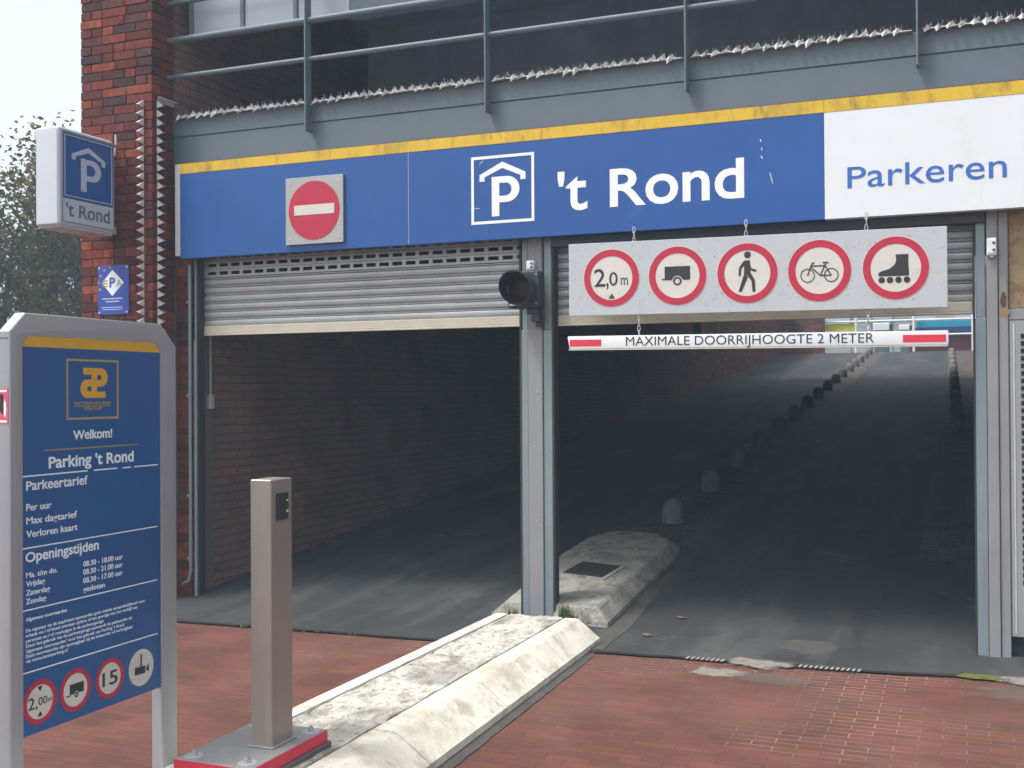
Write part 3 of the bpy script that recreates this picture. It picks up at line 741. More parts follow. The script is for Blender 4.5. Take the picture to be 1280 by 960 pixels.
# ------------------------------------------------------------------ balcony railing and spike strips
t = thing('railing', (0, -.03, 3.6), 'blue grey steel railing of flat posts and round bars along the deck edge', 'railing')
PX = (-1.835, -.352, 1.085, 2.525, 3.96)
for x in PX:
    bm = new(); box(bm, (x - .006, -.105, 3.61), (x + .006, -.018, 5.4), .002); bm_obj('post', bm, M['steel_rail'], t)
for z, r in ((4.165, .019), (4.462, .024), (4.76, .019), (5.06, .019)):
    bm = new(); tube(bm, (PX1, -.06, z), (5, -.06, z), r, 14); bm_obj('rail', bm, M['steel_rail'], t, smooth=True)

def tooth(bm, b0, b1, tip, apex):
    """folded spike: base edge b0-b1, pointed tip, raised ridge apex"""
    v = [bm.verts.new(p) for p in (b0, b1, tip, apex)]
    for f in ((0, 2, 3), (2, 1, 3), (1, 0, 3), (0, 1, 2)): bm.faces.new([v[i] for i in f])
bays = [(PX1 + .06, PX[0] - .03, 'left end bay beside the brick pillar'), (PX[0] + .03, PX[1] - .03, 'bay above the no entry sign'), (PX[1] + .03, PX[2] - .03, 'bay above the name lettering'), (PX[2] + .03, PX[3] - .03, 'bay above the blue and white join'), (PX[3] + .03, PX[4] - .03, 'right end bay by the photo edge')]
for a, b, lb in bays:
    bm = new(); x = a
    box(bm, (a, -.05, 3.839), (b, .04, 3.845))
    while x < b - .05:
        j = random.uniform(-.008, .008); h = random.uniform(-.012, .012); big = random.random() < .08
        # outward and downward folded teeth, upright pins
        tooth(bm, (x, -.03, 3.852), (x + .056, -.03, 3.852), (x + .012 + j * 1.5, -.085 - h * .5, 3.815 + h - (.016 if big else 0)), (x + .03, -.058, 3.864))
        tooth(bm, (x + .01, -.03, 3.848), (x + .06, .0, 3.848), (x + .045 + j * 2, -.05, 3.878 + h), (x + .03, -.012, 3.862))
        tube(bm, (x + .02, .0, 3.845), (x + .02 + j * 2, -.02 + h, 3.90 + j), .0022, 5, .0008)
        tube(bm, (x + .05, .02, 3.845), (x + .05 - j * 2, .03, 3.905 - h), .0022, 5, .0008)
        x += .0665
    bm_obj('spike_strip', bm, M['spike2'], origin=(a, 0, 3.84), label='jagged steel anti climb spikes on the fascia, ' + lb, category='spike strip', group='anti climb spike strips')
for side in (0, 1):
    bm = new(); z = 1.2
    while z < 3.945:
        hh = CO * .44
        if side == 0:
            y = PY0 - .006
            tooth(bm, (-3.213, y, z + hh), (-3.213, y, z - hh), (-3.286, y - .010, z + .004), (-3.226, y - .046, z - .010))
        else:
            x = PX1 + .006
            tooth(bm, (x, PY0 + .048, z + hh), (x, PY0 + .048, z - hh), (x + .010, PY0 + .140, z + .004), (x + .046, PY0 + .064, z - .010))
        z += CO
    bm_obj('spike_strip', bm, M['spike'], origin=(-3.2, PY0, 1.2), label=('upright row of pointed steel teeth on the street face of the brick pillar' if side == 0 else 'upright row of pointed steel teeth on the pillar side next to the blue board'), category='spike strip', group='anti climb spike strips')
# metal angle above the right strip
bm = new(); box(bm, (PX1 + .003, -.2, 3.968), (PX1 + .03, .0, 3.98)); box(bm, (PX1 + .003, -.2, 3.94), (PX1 + .006, .0, 3.9675)); bm_obj('cover_strip', bm, M['trim'], G)

# ------------------------------------------------------------------ projecting light box sign
t = thing('projecting_sign', (-3.55, -.6, 2.88), 'white projecting light box with blue parking symbol standing out from the brick pillar', 'sign')
X0, X1, Y0, Y1, Z0, Z1 = -3.672, -3.444, -.93, -.335, 2.885, 3.625
bm = new(); box(bm, (X0, Y0, Z0), (X1, Y1, Z1), .035, seg=3); bm_obj('case', bm, M['boxwhite'], t, smooth=True)
bm = new(); box(bm, (X0 + .01, Y0 + .03, Z0 - .012), (X1 - .01, Y1 - .01, Z0 + .004), .004); bm_obj('base_tray', bm, M['trim'], t)
FS = SIDE(X1)
bm = curve_bm([rect(Y0 + .035, Z0 + .03, Y1 - .012, Z1 - .025), rect(Y0 + .043, Z0 + .038, Y1 - .02, Z1 - .033)], .006)
mapped('face_frame', bm, FS, M['alu'], t)
mapped('face', curve_bm([rect(Y0 + .043, Z0 + .038, Y1 - .02, Z1 - .033)], .002), FS, M['boxwhite'], t)
by0, by1, bz0, bz1 = Y0 + .046, Y1 - .024, 3.095, 3.588
mapped('blue_field', curve_bm([rect(by0, bz0, by1, bz1)], .002), FS, M['boxblue'], t, base=.002)
sets = house_p(by0 + .02, bz0 + .03, by1 - by0 - .04, bz1 - bz0 - .06, None)
sets.append([rect(by0 + .012, bz0 + .018, by1 - .012, bz1 - .012), rect(by0 + .019, bz0 + .025, by1 - .019, bz1 - .019)])
mapped('garage_symbol', sheets(sets, .002), FS, M['boxglyph'], t, base=.004)
mapped('lettering', text_bm("'t Rond", Y0 + .075, Y1 - .06, 2.965, .10, .012), FS, M['greytext'], t, base=.002)
bm = new()
for zz in (3.56, 2.93):
    for yy in (0,): tube(bm, (-3.52, Y1, zz), (-3.52, PY0, zz), .012, 8); box(bm, (-3.55, PY0 - .012, zz - .03), (-3.49, PY0 - .004, zz + .03))
tube(bm, (-3.44, Y1 + .01, 3.60), (-3.44, Y1 + .01, 3.68), .008, 8)
bm_obj('bracket', bm, M['trim'], t)

# ------------------------------------------------------------------ small blue award plate
t = thing('award_plate', (-3.51, PY0, 2.26), 'small blue enamel plate with white diamond emblem screwed to the brick pillar', 'plaque')
yP = PY0 - .012
bm = new(); box(bm, (-3.672, yP, 2.262), (-3.362, yP + .008, 2.655), .002); bm_obj('plate', bm, M['plateblue'], t)
FP = FAC(yP)
cx, cz = -3.525, 2.515
mapped('diamond', curve_bm([[(cx - .105, cz), (cx, cz - .105), (cx + .115, cz), (cx, cz + .105)]], .001), FP, M['print'], t)
mapped('lettering', text_bm('P', cx - .028, cx + .028, cz - .035, .08, .03, .001), FP, M['boxblue'], t, base=.0012)
mapped('lettering', text_bm('E', cx - .095, cx - .045, cz - .03, .055, .02, .001), FP, M['goldpale'], t, base=.0012)
mapped('lettering', text_bm('A', cx + .04, cx + .095, cz - .03, .055, .02, .001), FP, M['grey_plate'], t, base=.0012)
st = []
for k in range(5):
    a = math.radians(100 + k * 26); st.append([circ(cx + .135 * math.cos(a), cz + .125 * math.sin(a), .012, 5)])
mapped('stars', sheets(st, .001), FP, M['goldpale'], t)
# two faint bands of print that cannot be read in the photo
bm = sheets([[rect(cx - .10, 2.385, cx + .10, 2.393)], [rect(cx - .07, 2.362, cx + .07, 2.370)], [rect(cx - .11, 2.316, cx + .10, 2.322)], [rect(cx - .1, 2.30, cx + .1, 2.305)]], .001)
mapped('small_print', bm, FP, M['boxglyph'], t)
for sx in (-3.655, -3.38):
    for sz in (2.28, 2.637): b_ = new(); tube(b_, (sx, yP, sz), (sx, yP - .004, sz), .009, 10); bm_obj('screw', b_, M['trim'], t)

# ------------------------------------------------------------------ tariff totem
XT = -.35
t = thing('information_board', (XT, -3.95, 0), 'free standing blue tariff and opening hours board in a rounded grey metal frame', 'information board')
HW = .026
def frame_poly():
    o = [(-4.380, 0), (-4.380, 1.846), (-4.306, 1.917), (-3.575, 1.916), (-3.478, 1.825), (-3.478, 0), (-3.578, 0), (-3.578, 1.80), (-3.61, 1.834), (-4.288, 1.834), (-4.316, 1.80), (-4.316, 0)]
    return o
bm = curve_bm([frame_poly()], 1.0)
for q in bm.verts: q.co = Vector((XT - HW * 2 + .002 + q.co.z * (HW * 2 + .004), q.co.x, q.co.y))
bmesh.ops.remove_doubles(bm, verts=bm.verts, dist=1e-4)
bmesh.ops.dissolve_limit(bm, angle_limit=.02, verts=bm.verts, edges=bm.edges)
es = [e for e in bm.edges if e.calc_length() > .03 and abs(e.verts[0].co.x - e.verts[1].co.x) < .01]
bmesh.ops.bevel(bm, geom=es, offset=.010, segments=3, affect='EDGES', profile=.6)
fr = bm_obj('frame', bm, M['alu'], t, smooth=True)
bm = new()
XF = XT + HW - .026
for y0, y1, zz in ((-4.381, -4.316, 1.822), (-3.580, -3.476, 1.822)): box(bm, (XT - HW * 2 + .0015, y0, zz), (XF + .0006, y1, zz + .0025))
for yy in (-4.29, -3.60): box(bm, (XF - .02, yy, 1.836), (XF + .0006, yy + .002, 1.912))
bm_obj('seams', bm, M['rubber'], fr)
bm = new(); tube(bm, (XF, -3.53, .60), (XF + .004, -3.53, .60), .008, 10); bm_obj('screws', bm, M['trim'], fr)
bm = new(); box(bm, (XT - .012, -4.326, .40), (XT, -3.572, 1.795)); bm_obj('panel', bm, M['totemblue'], t)
mm = curve_bm([[(-4.325, 1.7955), (-3.573, 1.7955), (-3.573, 1.81), (-3.60, 1.838), (-4.29, 1.838), (-4.325, 1.81)]], .012)
mapped('yellow_header', mm, SIDE(XT - .0115), M['gold'], t)
FT = SIDE(XT)
TXT = [('Welkom!', -4.071, -3.862, 1.453, 0.035, .02), ("Parking 't Rond", -4.193, -3.739, 1.352, 0.043, .022), ('Parkeertarief', -4.3, -3.996, 1.279, 0.034, .014),
 ('Per uur', -4.3, -4.18, 1.206, 0.026, .014), ('Max dagtarief', -4.3, -4.052, 1.158, 0.026, .014), ('Verloren kaart', -4.3, -4.05, 1.11, 0.026, .014), ('Openingstijden', -4.304, -3.938, 1.022, 0.036, .018),
 ('Ma. t/m do.', -4.302, -4.152, 0.966, 0.02, .014), ('Vrijdag', -4.302, -4.213, 0.935, 0.02, .014), ('Zaterdag', -4.302, -4.189, 0.903, 0.02, .014), ('Zondag', -4.302, -4.207, 0.872, 0.02, .014),
 ('08.30 - 18.00 uur', -4.02, -3.804, 0.966, 0.021, .014), ('08.30 - 21.00 uur', -4.021, -3.805, 0.935, 0.021, .014), ('08.30 - 17.00 uur', -4.021, -3.805, 0.903, 0.021, .014), ('gesloten', -4.021, -3.906, 0.87, 0.021, .014),
 ('Algemene voorwaarden', -4.303, -4.106, 0.811, 0.0135, .012),
 ('De eigenaar en de exploitant aanvaarden geen enkele aansprakelijkheid voor', -4.303, -3.675, 0.772, 0.0125, .008),
 ('schade en / of letsel ontstaan tijdens of ten gevolge van het verblijf van', -4.303, -3.72, 0.754, 0.0125, .008),
 ('personen en / of voertuigen in de parkeergarage.', -4.303, -3.91, 0.735, 0.0125, .008),
 ('Door het gebruik van de parkeergarage aanvaardt de parkeerder de', -4.303, -3.752, 0.717, 0.0125, .008),
 ("'algemene voorwaarden' voor het gebruik van Parking 't Rond.", -4.303, -3.795, 0.698, 0.0125, .008),
 ('Deze voorwaarden zijn opvraagbaar bij de beheerder of verkrijgbaar', -4.303, -3.747, 0.68, 0.0125, .008),
 ('via www.interparking.nl', -4.303, -4.103, 0.662, 0.0125, .008)]
for s, u0, u1, v, cap, bo in TXT:
    mapped('lettering', text_bm(s, u0, u1, v, cap, bo, .0008), FT, M['print'], t)
ln = [[rect(-4.316, 1.3275, -3.996, 1.3325)], [rect(-3.962, 1.327, -3.833, 1.332)], [rect(-3.803, 1.3265, -3.756, 1.331)], [rect(-3.736, 1.3265, -3.592, 1.331)], [rect(-4.316, 1.070, -3.597, 1.0745)], [rect(-4.316, .848, -3.597, .8525)], [rect(-4.316, .625, -3.597, .6295)]]
mapped('ruled_lines', sheets(ln, .0008, 0), FT, M['print'], t)
mapped('gold_rule', curve_bm([rect(-4.216, 1.4165, -3.718, 1.4205)], .0008), FT, M['goldpale'], t)
# company emblem
emb = mapped('emblem', curve_bm([rect(-4.104, 1.527, -3.826, 1.757), rect(-4.096, 1.535, -3.834, 1.749)], .0008), FT, M['goldpale'], t)
E = lambda px, py: (-3.9595 + (px - 415) * .00058, 1.6665 - (py - 358) * .00042)
o = [E(315, 220), E(480, 220)] + [E(480 + 60 * math.sin(math.radians(a)), 305 - 85 * math.cos(math.radians(a))) for a in range(0, 181, 15)] + [E(440, 390), E(440, 437), E(520, 437), E(520, 495), E(350, 495)] + [E(350 - 60 * math.sin(math.radians(a)), 411 + 85 * math.cos(math.radians(a))) for a in range(0, 181, 15)] + [E(390, 326), E(390, 282), E(315, 282)]
h1 = [E(440, 284), E(462, 284)] + [E(462 + 24 * math.sin(math.radians(a)), 307 - 23 * math.cos(math.radians(a))) for a in range(0, 181, 30)] + [E(440, 330)]
h2 = [E(390, 388), E(372, 388)] + [E(372 - 24 * math.sin(math.radians(a)), 411 - 23 * math.cos(math.radians(a))) for a in range(0, 181, 30)] + [E(390, 434)]
mapped('monogram', curve_bm([o, h1, h2], .001), FT, M['gold'], emb)
mapped('lettering', text_bm('INTERPARKING', -4.064, -3.868, 1.5835, .0115, .012, .001), FT, M['goldpale'], emb)
mapped('lettering', text_bm('GROUP', -4.013, -3.918, 1.5625, .0115, .012, .001), FT, M['goldpale'], emb)
mapped('underline', curve_bm([rect(-4.064, 1.5765, -3.868, 1.5795)], .001), FT, M['goldpale'], emb)
def roundel(cy, name, sets, extra=None, ring=True, r=.079):
    cz = .509
    g = mapped(name, curve_bm([circ(cy, cz, r, 48)], .0008), FT, M['signwhite'], t)
    if ring: mapped('ring', curve_bm([circ(cy, cz, r + .001, 48), circ(cy, cz, r * .78, 48)], .0008), FT, M['red'], g, base=.0008)
    b = sheets(sets, .0008) if sets else None
    for e in extra or []: b = e if b is None else merge(b, e)
    mapped('pictogram', b, FT, M['black'], g, base=.001)
z = .509
c = -4.238
roundel(c, 'height_roundel', [[tri(c, z - .052, .012)], [[(c - .012, z + .056), (c + .012, z + .056), (c, z + .038)]]], [text_bm('2,', c - .056, c - .012, z - .02, .045, .004, .0008), text_bm('00', c - .008, c + .034, z - .012, .030, .004, .0008), text_bm('m', c + .038, c + .056, z - .01, .022, 0, .0008)])
c = -4.063
roundel(c, 'trailer_roundel', [[[(c - .030, z - .014), (c - .030, z + .024), (c + .042, z + .024), (c + .042, z - .014), (c + .016, z - .014)] + arc(c + .004, z - .018, .013, .013, 20, 160, 8)], [rect(c - .047, z - .019, c - .028, z - .014)], [circ(c + .004, z - .019, .010), circ(c + .004, z - .019, .005)]])
c = -3.879
roundel(c, 'speed_roundel', [], [text_bm('15', c - .042, c + .042, z - .026, .056, .012, .0008)], r=.077)
c = -3.698
roundel(c, 'camera_roundel', [[rect(c - .006, z + .0, c + .003, z + .055)], [[(c - .04, z - .024), (c - .038, z + .006), (c + .024, z + .003), (c + .022, z - .027)]], [[(c + .026, z - .012), (c + .044, z + .008), (c + .044, z - .026)]]], ring=False, r=.074)
# sticker on the near post, only its plain shapes
st_ = thing('sticker', (-.4, -4.381, 1.52), 'pink sticker with dark print stuck on the near post of the tariff board', 'sticker')
FK = FAC(-4.3803)
mapped('backing', curve_bm([rect(XT - .048, 1.52, XT + .001, 1.645)], .0006), FK, M['pinks'], st_)
mapped('print', sheets([[blob(XT - .028, 1.585, .011, .03, 1.3, 20)], [blob(XT - .030, 1.615, .010, .011, 7.3, 20)]], .0003), FK, M['black'], st_, base=.0007)
mapped('border', sheets([[rect(XT - .044, 1.525, XT - .006, 1.533)], [rect(XT - .044, 1.632, XT - .006, 1.640)], [blob(XT - .014, 1.575, .006, .03, 4.3, 16)]], .0003), FK, M['whiteplain'], st_, base=.0007)

# ------------------------------------------------------------------ islands
t = thing('traffic_island', (.15, -2.5, 0), 'long whitewashed concrete kerb island in front of the centre column', 'traffic island')
def ilerp(y, a, b): return a + (b - a) * (y - -.5) / (-4.6 + .5)
ST = [-.46, -.52, -1.0, -1.6, -1.64, -2.2, -2.8, -2.84, -3.4, -4.0, -4.6]
def island_strip(name, prof, m, jit=.0022, smooth=True, ends=(-.46, -4.6), first=False):
    """prof: list of ((x_far, x_near), z)"""
    bm = new(); rows = []; N = max(6, int(abs(ends[1] - ends[0]) / .06))
    for k in range(N + 1):
        y = ends[0] + (ends[1] - ends[0]) * k / N
        row = []
        for i, ((xf, xn), zz) in enumerate(prof):
            x = ilerp(y, xf, xn)
            yy = y
            if k == 0 and first: yy = y + .06 * (1 - zz / .15) - .25 * max(0, x - .45)        # slanted end
            d = jit * noise.noise(Vector((x * 6, y * 3, zz * 8))) + jit * .6 * noise.noise(Vector((x * 22, y * 15, zz * 20)))
            row.append(bm.verts.new((x + d * .6, yy, max(0, zz + d))))
        rows.append(row)
    for A, B in zip(rows, rows[1:]):
        for i in range(len(A) - 1): bm.faces.new((A[i], A[i + 1], B[i + 1], B[i]))
    for R in (rows[0], rows[-1]): bm.faces.new(R)
    return bm_obj(name, bm, m, t, smooth=smooth)
PROF_L = [((-.30, -.34), 0), ((-.295, -.335), .03), ((-.16, -.20), .135), ((-.14, -.18), .147), ((-.055, -.10), .150), ((-.05, -.095), .135), ((-.05, -.095), .0)]
def stones(prof, cuts):
    core = [((xf + (.012 if i < len(prof) / 2 else -.012), xn + (.012 if i < len(prof) / 2 else -.012)), max(0, zz - .010)) for i, ((xf, xn), zz) in enumerate(prof)]
    island_strip('kerb_bed', core, M['joint'], ends=(-.49, -4.59))
    for i, (c0, c1) in enumerate(zip(cuts, cuts[1:])): island_strip('kerbstone', prof, M['island'], ends=(c0 - (.004 if i else 0), c1 + .004), first=(i == 0))
stones(PROF_L, (-.46, -1.35, -2.3, -3.2, -4.6))
def topz():
    bm = new(); N, Q = 110, 16; rows = []
    for k in range(N + 1):
        y = -.45 + (-4.6 + .45) * k / N; row = []
        for i in range(Q + 1):
            f = (0, .012)[i] if i < 2 else ((.988, 1)[i - Q + 1] if i > Q - 2 else (i - 1) / (Q - 2)); x = ilerp(y, -.041 + f * .376, -.086 + f * .431)
            zz = .147 + .009 * noise.noise(Vector((x * 9, y * 6, 3))) + .008 * noise.noise(Vector((x * 26, y * 20, 7)))
            for yc in (-1.62, -2.9):
                if abs(y - yc - .06 * (x - .1)) < .02: zz -= .018
            if i in (0, Q): zz = .105
            elif i in (1, Q - 1): zz = min(zz, .149)
            row.append(bm.verts.new((x, y, zz)))
        rows.append(row)
    for A, B in zip(rows, rows[1:]):
        for i in range(Q): bm.faces.new((A[i], A[i + 1], B[i + 1], B[i]))
    return bm_obj('infill', bm, M['islandtop'], t, smooth=True)
topz()
stones([((.345, .355), 0), ((.345, .355), .135), ((.35, .36), .149), ((.425, .485), .149), ((.445, .51), .142), ((.572, .668), .036), ((.580, .678), .033), ((.583, .681), .0)], (-.46, -1.14, -2.12, -3.05, -3.6, -4.6))

t = thing('traffic_island', (.1, 1.0, 0), 'grey worn concrete island with rounded end and metal hatch behind the centre column', 'traffic island')
topo = [(-.27, .035), (.41, .03), (.41, 1.2), (.42, 1.95), (.36, 2.22), (.23, 2.40), (.06, 2.48), (-.10, 2.49), (-.24, 2.40), (-.34, 2.15), (-.36, 1.6)]
baso = [(-.38, .02), (.50, .0), (.49, 1.2), (.50, 2.02), (.44, 2.34), (.28, 2.54), (.07, 2.63), (-.12, 2.64), (-.28, 2.53), (-.42, 2.22), (-.46, 1.6)]
mido = [(a[0] * .5 + b[0] * .5 + .0, a[1] * .5 + b[1] * .5) for a, b in zip(topo, baso)]
bm = new()
def ring(pts, z, sub=6):
    out = []
    n = len(pts)
    for i in range(n):
        a, b = pts[i], pts[(i + 1) % n]
        for k in range(sub):
            f = k / sub; x, y = a[0] + (b[0] - a[0]) * f, a[1] + (b[1] - a[1]) * f
            d = .006 * noise.noise(Vector((x * 9, y * 9, z * 9)))
            out.append(bm.verts.new((x + d, y + d, z + ramp_z(x, y) + d)))
    return out
R0, R1, R2, R3 = ring(baso, 0), ring(baso, .04), ring([(a[0] * .9 + b[0] * .1, a[1] * .9 + b[1] * .1) for a, b in zip(topo, baso)], .122), ring([(a[0] * .97, a[1] * .985 + .012) for a in topo], .132)
for A, B in ((R0, R1), (R1, R2), (R2, R3)):
    n = len(A)
    for i in range(n): bm.faces.new((A[i], A[(i + 1) % n], B[(i + 1) % n], B[i]))
bm.faces.new(R3)
bm_obj('body', bm, M['islandold'], t)
bm = new()
hz = lambda x, y: .140 + RS * y
prism(bm, [(-.17, .82), (.24, .73), (.29, 1.18), (-.12, 1.27)], lambda x, y: hz(x, y) - .02, hz)
bm_obj('hatch_frame', bm, M['islandold'], t)
bm = new(); prism(bm, [(-.13, .86), (.21, .785), (.25, 1.15), (-.09, 1.235)], lambda x, y: hz(x, y) - .005, lambda x, y: hz(x, y) + .004); bm_obj('hatch', bm, mat('dark hatch', (.045, .045, .047), .6, metal=.3, var=(20, .3)), t)

bm = new()
for yy in (.62, 1.42):
    box(bm, (.30, yy - .004, .1335 + RS * yy - .01), (.405, yy + .004, .1345 + RS * yy))
    vv = [bm.verts.new(p) for p in ((.405, yy - .004, .1325 + RS * yy), (.405, yy + .004, .1325 + RS * yy), (.4965, yy + .004, .046 + RS * yy), (.4965, yy - .004, .046 + RS * yy))]; bm.faces.new(vv)
    vv = [bm.verts.new(p) for p in ((.4975, yy - .004, .044 + RS * yy), (.4975, yy + .004, .044 + RS * yy), (.4985, yy + .004, .0 + RS * yy), (.4985, yy - .004, .0 + RS * yy))]; bm.faces.new(vv)
bm_obj('joints', bm, M['joint'], t)
# dusty gutters along the islands
def gutter(pts, m, z0):
    bm = new(); A = [bm.verts.new((x, y, z0 + ramp_z(x, y))) for x, y, _ in pts]; B = [bm.verts.new((x + w_ * random.uniform(.94, 1.06), y, z0 + ramp_z(x, y))) for x, y, w_ in pts]
    for i in range(len(pts) - 1): bm.faces.new((A[i], B[i], B[i + 1], A[i + 1]))
    bm_obj('gutter', bm, m, recalc=False, kind='structure')
GM = mat('gutter dust', (.075, .070, .062), .95, var=(5, .3), dirt=[(8, .55, (.06, .055, .05), .7), (22, .58, (.22, .2, .18), .5)], bump=(50, .8))
gutter([(.49, -.66 + k * .11, .17 - .003 * k) for k in range(29)], GM, .0075)
gutter([(ilerp(y, .575, .68), y, .07) for y in [-.80 - k * .1 for k in range(39)]], GM, .0005)

# ------------------------------------------------------------------ card reader post
t = thing('card_reader_post', (.17, -3.55, .12), 'square stainless steel post with small black reader on a red edged base plate', 'card reader post')
bm = new(); box(bm, (.13, -3.625, .221), (.228, -3.475, 1.28), .004); bm_obj('post', bm, M['stainless'], t)
bm = new(); box(bm, (.118, -3.637, .221), (.240, -3.463, .229), .003); bm_obj('collar', bm, M['plate'], t)
bm = new(); box(bm, (-.06, -3.855, .170), (.292, -3.32, .2205), .003); bp = bm_obj('base_plate', bm, M['plate'], t)
bm = new(); box(bm, (.2925, -3.855, .172), (.295, -3.32, .2185)); box(bm, (-.06, -3.858, .172), (.2925, -3.8555, .2185)); bm_obj('red_edge', bm, M['redbright'], bp)
bm = new(); box(bm, (-.05, -3.85, .10), (.305, -3.30, .1695), .006); bm_obj('plinth', bm, mat('dark mortar bed', (.12, .11, .10), .95, var=(9, .3)), t)
for bx, by in ((-.01, -3.80), (.235, -3.80), (.25, -3.375), (-.01, -3.375)):
    bm = new(); tube(bm, (bx, by, .2205), (bx, by, .2225), .036, 24); bo = bm_obj('washer', bm, M['trim'], bp)
    bm = new(); tube(bm, (bx, by, .2225), (bx, by, .237), .013, 6); tube(bm, (bx, by, .237), (bx, by, .246), .007, 8); bm_obj('bolt', bm, M['chain'], bo)
bm = new(); box(bm, (.2285, -3.59, 1.115), (.240, -3.515, 1.225), .004); rd = bm_obj('reader', bm, M['blackplastic'], t)
bm = new(); box(bm, (.2402, -3.535, 1.145), (.2415, -3.523, 1.155)); box(bm, (.2402, -3.535, 1.19), (.2415, -3.523, 1.197)); bm_obj('indicator', bm, M['whiteplain'], rd)

# ------------------------------------------------------------------ bollards up the ramp
bm = new(); lathe(bm, [(.0, -.02), (.105, -.02), (.108, .02), (.105, .12), (.098, .155), (.082, .193), (.056, .218), (.028, .23), (0, .234)], (0, 0, 0), 24)
bol = bm_obj('bollard', bm, M['bollard'], smooth=True)
ordn = ['first', 'second', 'third', 'fourth', 'fifth', 'sixth', 'seventh', 'eighth', 'ninth', 'tenth', 'eleventh', 'twelfth', 'thirteenth', 'fourteenth', 'fifteenth', 'sixteenth', 'seventeenth']
def put(o, x, y, label, grp):
    o.location = (x, y, .009 + RS * y); o.rotation_euler = (random.uniform(-.03, .03), random.uniform(-.03, .03), random.uniform(0, 6))
    o['label'] = label; o['category'] = 'bollard'; o['group'] = grp
first = True
for k in range(16):
    o = bol if k == 0 else bol.copy()
    if k: COL.objects.link(o)
    put(o, .085 - .008 * k, 3.55 + 1.81 * k, ordn[k] + ' domed bollard beyond the rear island, counting up the middle row', 'domed bollards along the middle of the ramp')
for k in range(12):
    o = bol.copy(); COL.objects.link(o)
    put(o, 2.84 - .0125 * (9.9 + 1.81 * k), 10.1 + 1.78 * k, ordn[k] + ' domed bollard in the row along the right edge of the ramp, counting uphill', 'domed bollards along the right edge of the ramp')

# ------------------------------------------------------------------ threshold drains
def drain(x0, x1, label, grates):
    t = thing('drain', ((x0 + x1) / 2, -.75, 0), label, 'drain', 'slot drains between paving and asphalt')
    bm = new(); n = 30; A = []
    for i in range(n + 1):
        x = x0 + (x1 - x0) * i / n; e = lane_edge(x); A.append([bm.verts.new((x, e - .03 + random.uniform(-.006, .006), .0075)), bm.verts.new((x, e + .012, .0085))])
    for a, b in zip(A, A[1:]): bm.faces.new((a[0], b[0], b[1], a[1]))
    bm_obj('slot', bm, M['gap'], t, recalc=False)
    bm = new()
    for g0, g1 in grates:
        x = g0
        while x < g1:
            e = lane_edge(x); v = [bm.verts.new(p) for p in ((x, e - .05, .012), (x + .014, e - .05, .012), (x + .022, e + .012, .013), (x + .008, e + .012, .013))]; bm.faces.new(v); x += .03
    if grates: bm_obj('grating', bm, M['patch'], t, recalc=False)
drain(.62, 2.75, 'dark slot drain along the brick edge of the right lane', [(1.2, 1.42), (1.86, 2.2)])
drain(-2.5, -.4, 'dark slot drain along the brick edge of the left lane', [])

# ------------------------------------------------------------------ moss, weeds, leaves
def tufts(name, spots, m, **props):
    bm = new()
    for (x, y, z, r, n, h) in spots:
        for i in range(n):
            a = random.uniform(0, 6.28); d = r * math.sqrt(random.random()); px, py = x + d * math.cos(a) * props.get('_s', 1), y + d * math.sin(a)
            b = random.uniform(0, 6.28); wv = Vector((math.cos(b), math.sin(b), 0)) * random.uniform(.004, .008); tp = Vector((random.uniform(-.02, .02), random.uniform(-.02, .02), h * random.uniform(.4, 1)))
            p = Vector((px, py, z)); vv = [bm.verts.new(q) for q in (p - wv, p + wv, p + tp)]; bm.faces.new(vv)
    props.pop('_s', None)
    return bm_obj(name, bm, m, recalc=False, **props)
bm = new()
rings = blob(2.84, -.575, .12, .035, 6.1, 40); cverts = [bm.verts.new((x, y, .009)) for x, y in rings]; mid = [bm.verts.new((2.84 + (x - 2.84) * .6, -.575 + (y + .575) * .6, .022 + .006 * random.random())) for x, y in rings]
for i in range(40): bm.faces.new((cverts[i], cverts[(i + 1) % 40], mid[(i + 1) % 40], mid[i]))
bm.faces.new(mid); bm_obj('moss', bm, M['moss'], kind='stuff', label='green moss cushion at the foot of the right door post')
grassm = mat('weed green', (.07, .095, .03), .8, var=(20, .4))
tufts('weeds', [(-2.0 + i * .12, lane_edge(-2.0 + i * .12) - .02, .004, .04, 14, .022) for i in range(9)], grassm, kind='stuff', label='thin moss and weeds in the joint along the left lane edge')
tufts('weed_tuft', [(.19, -.03, .0, .04, 90, .19), (.25, -.05, .0, .04, 70, .13), (-.2, -.03, .0, .05, 60, .14)], grassm, label='small green weeds growing around the foot of the centre column', category='weed')
leafm = mat('dry leaf', (.19, .12, .085), .8, var=(20, .2))
for i, (x, y, lb) in enumerate(((.82, -.18, 'dry brown leaf on asphalt beside the near corner of the rear island'), (.93, .32, 'dry brown leaf on asphalt midway along the rear island'), (.62, 2.2, 'reddish dry leaf by the rounded end of the rear island'))):
    bm = new(); n = 12; a0 = random.uniform(0, 6)
    vv = [bm.verts.new((x + .034 * math.cos(a) * (1 + .3 * math.cos(5 * a)) , y + .024 * math.sin(a) * (1 + .3 * math.cos(5 * a)), .012 + ramp_z(x, y) + .01 * abs(math.sin(2 * a)))) for a in [a0 + 2 * math.pi * k / n for k in range(n)]]
    bm.faces.new(vv); bm_obj('fallen_leaf', bm, leafm, recalc=False, label=lb, category='leaf', group='dry leaves on the asphalt')

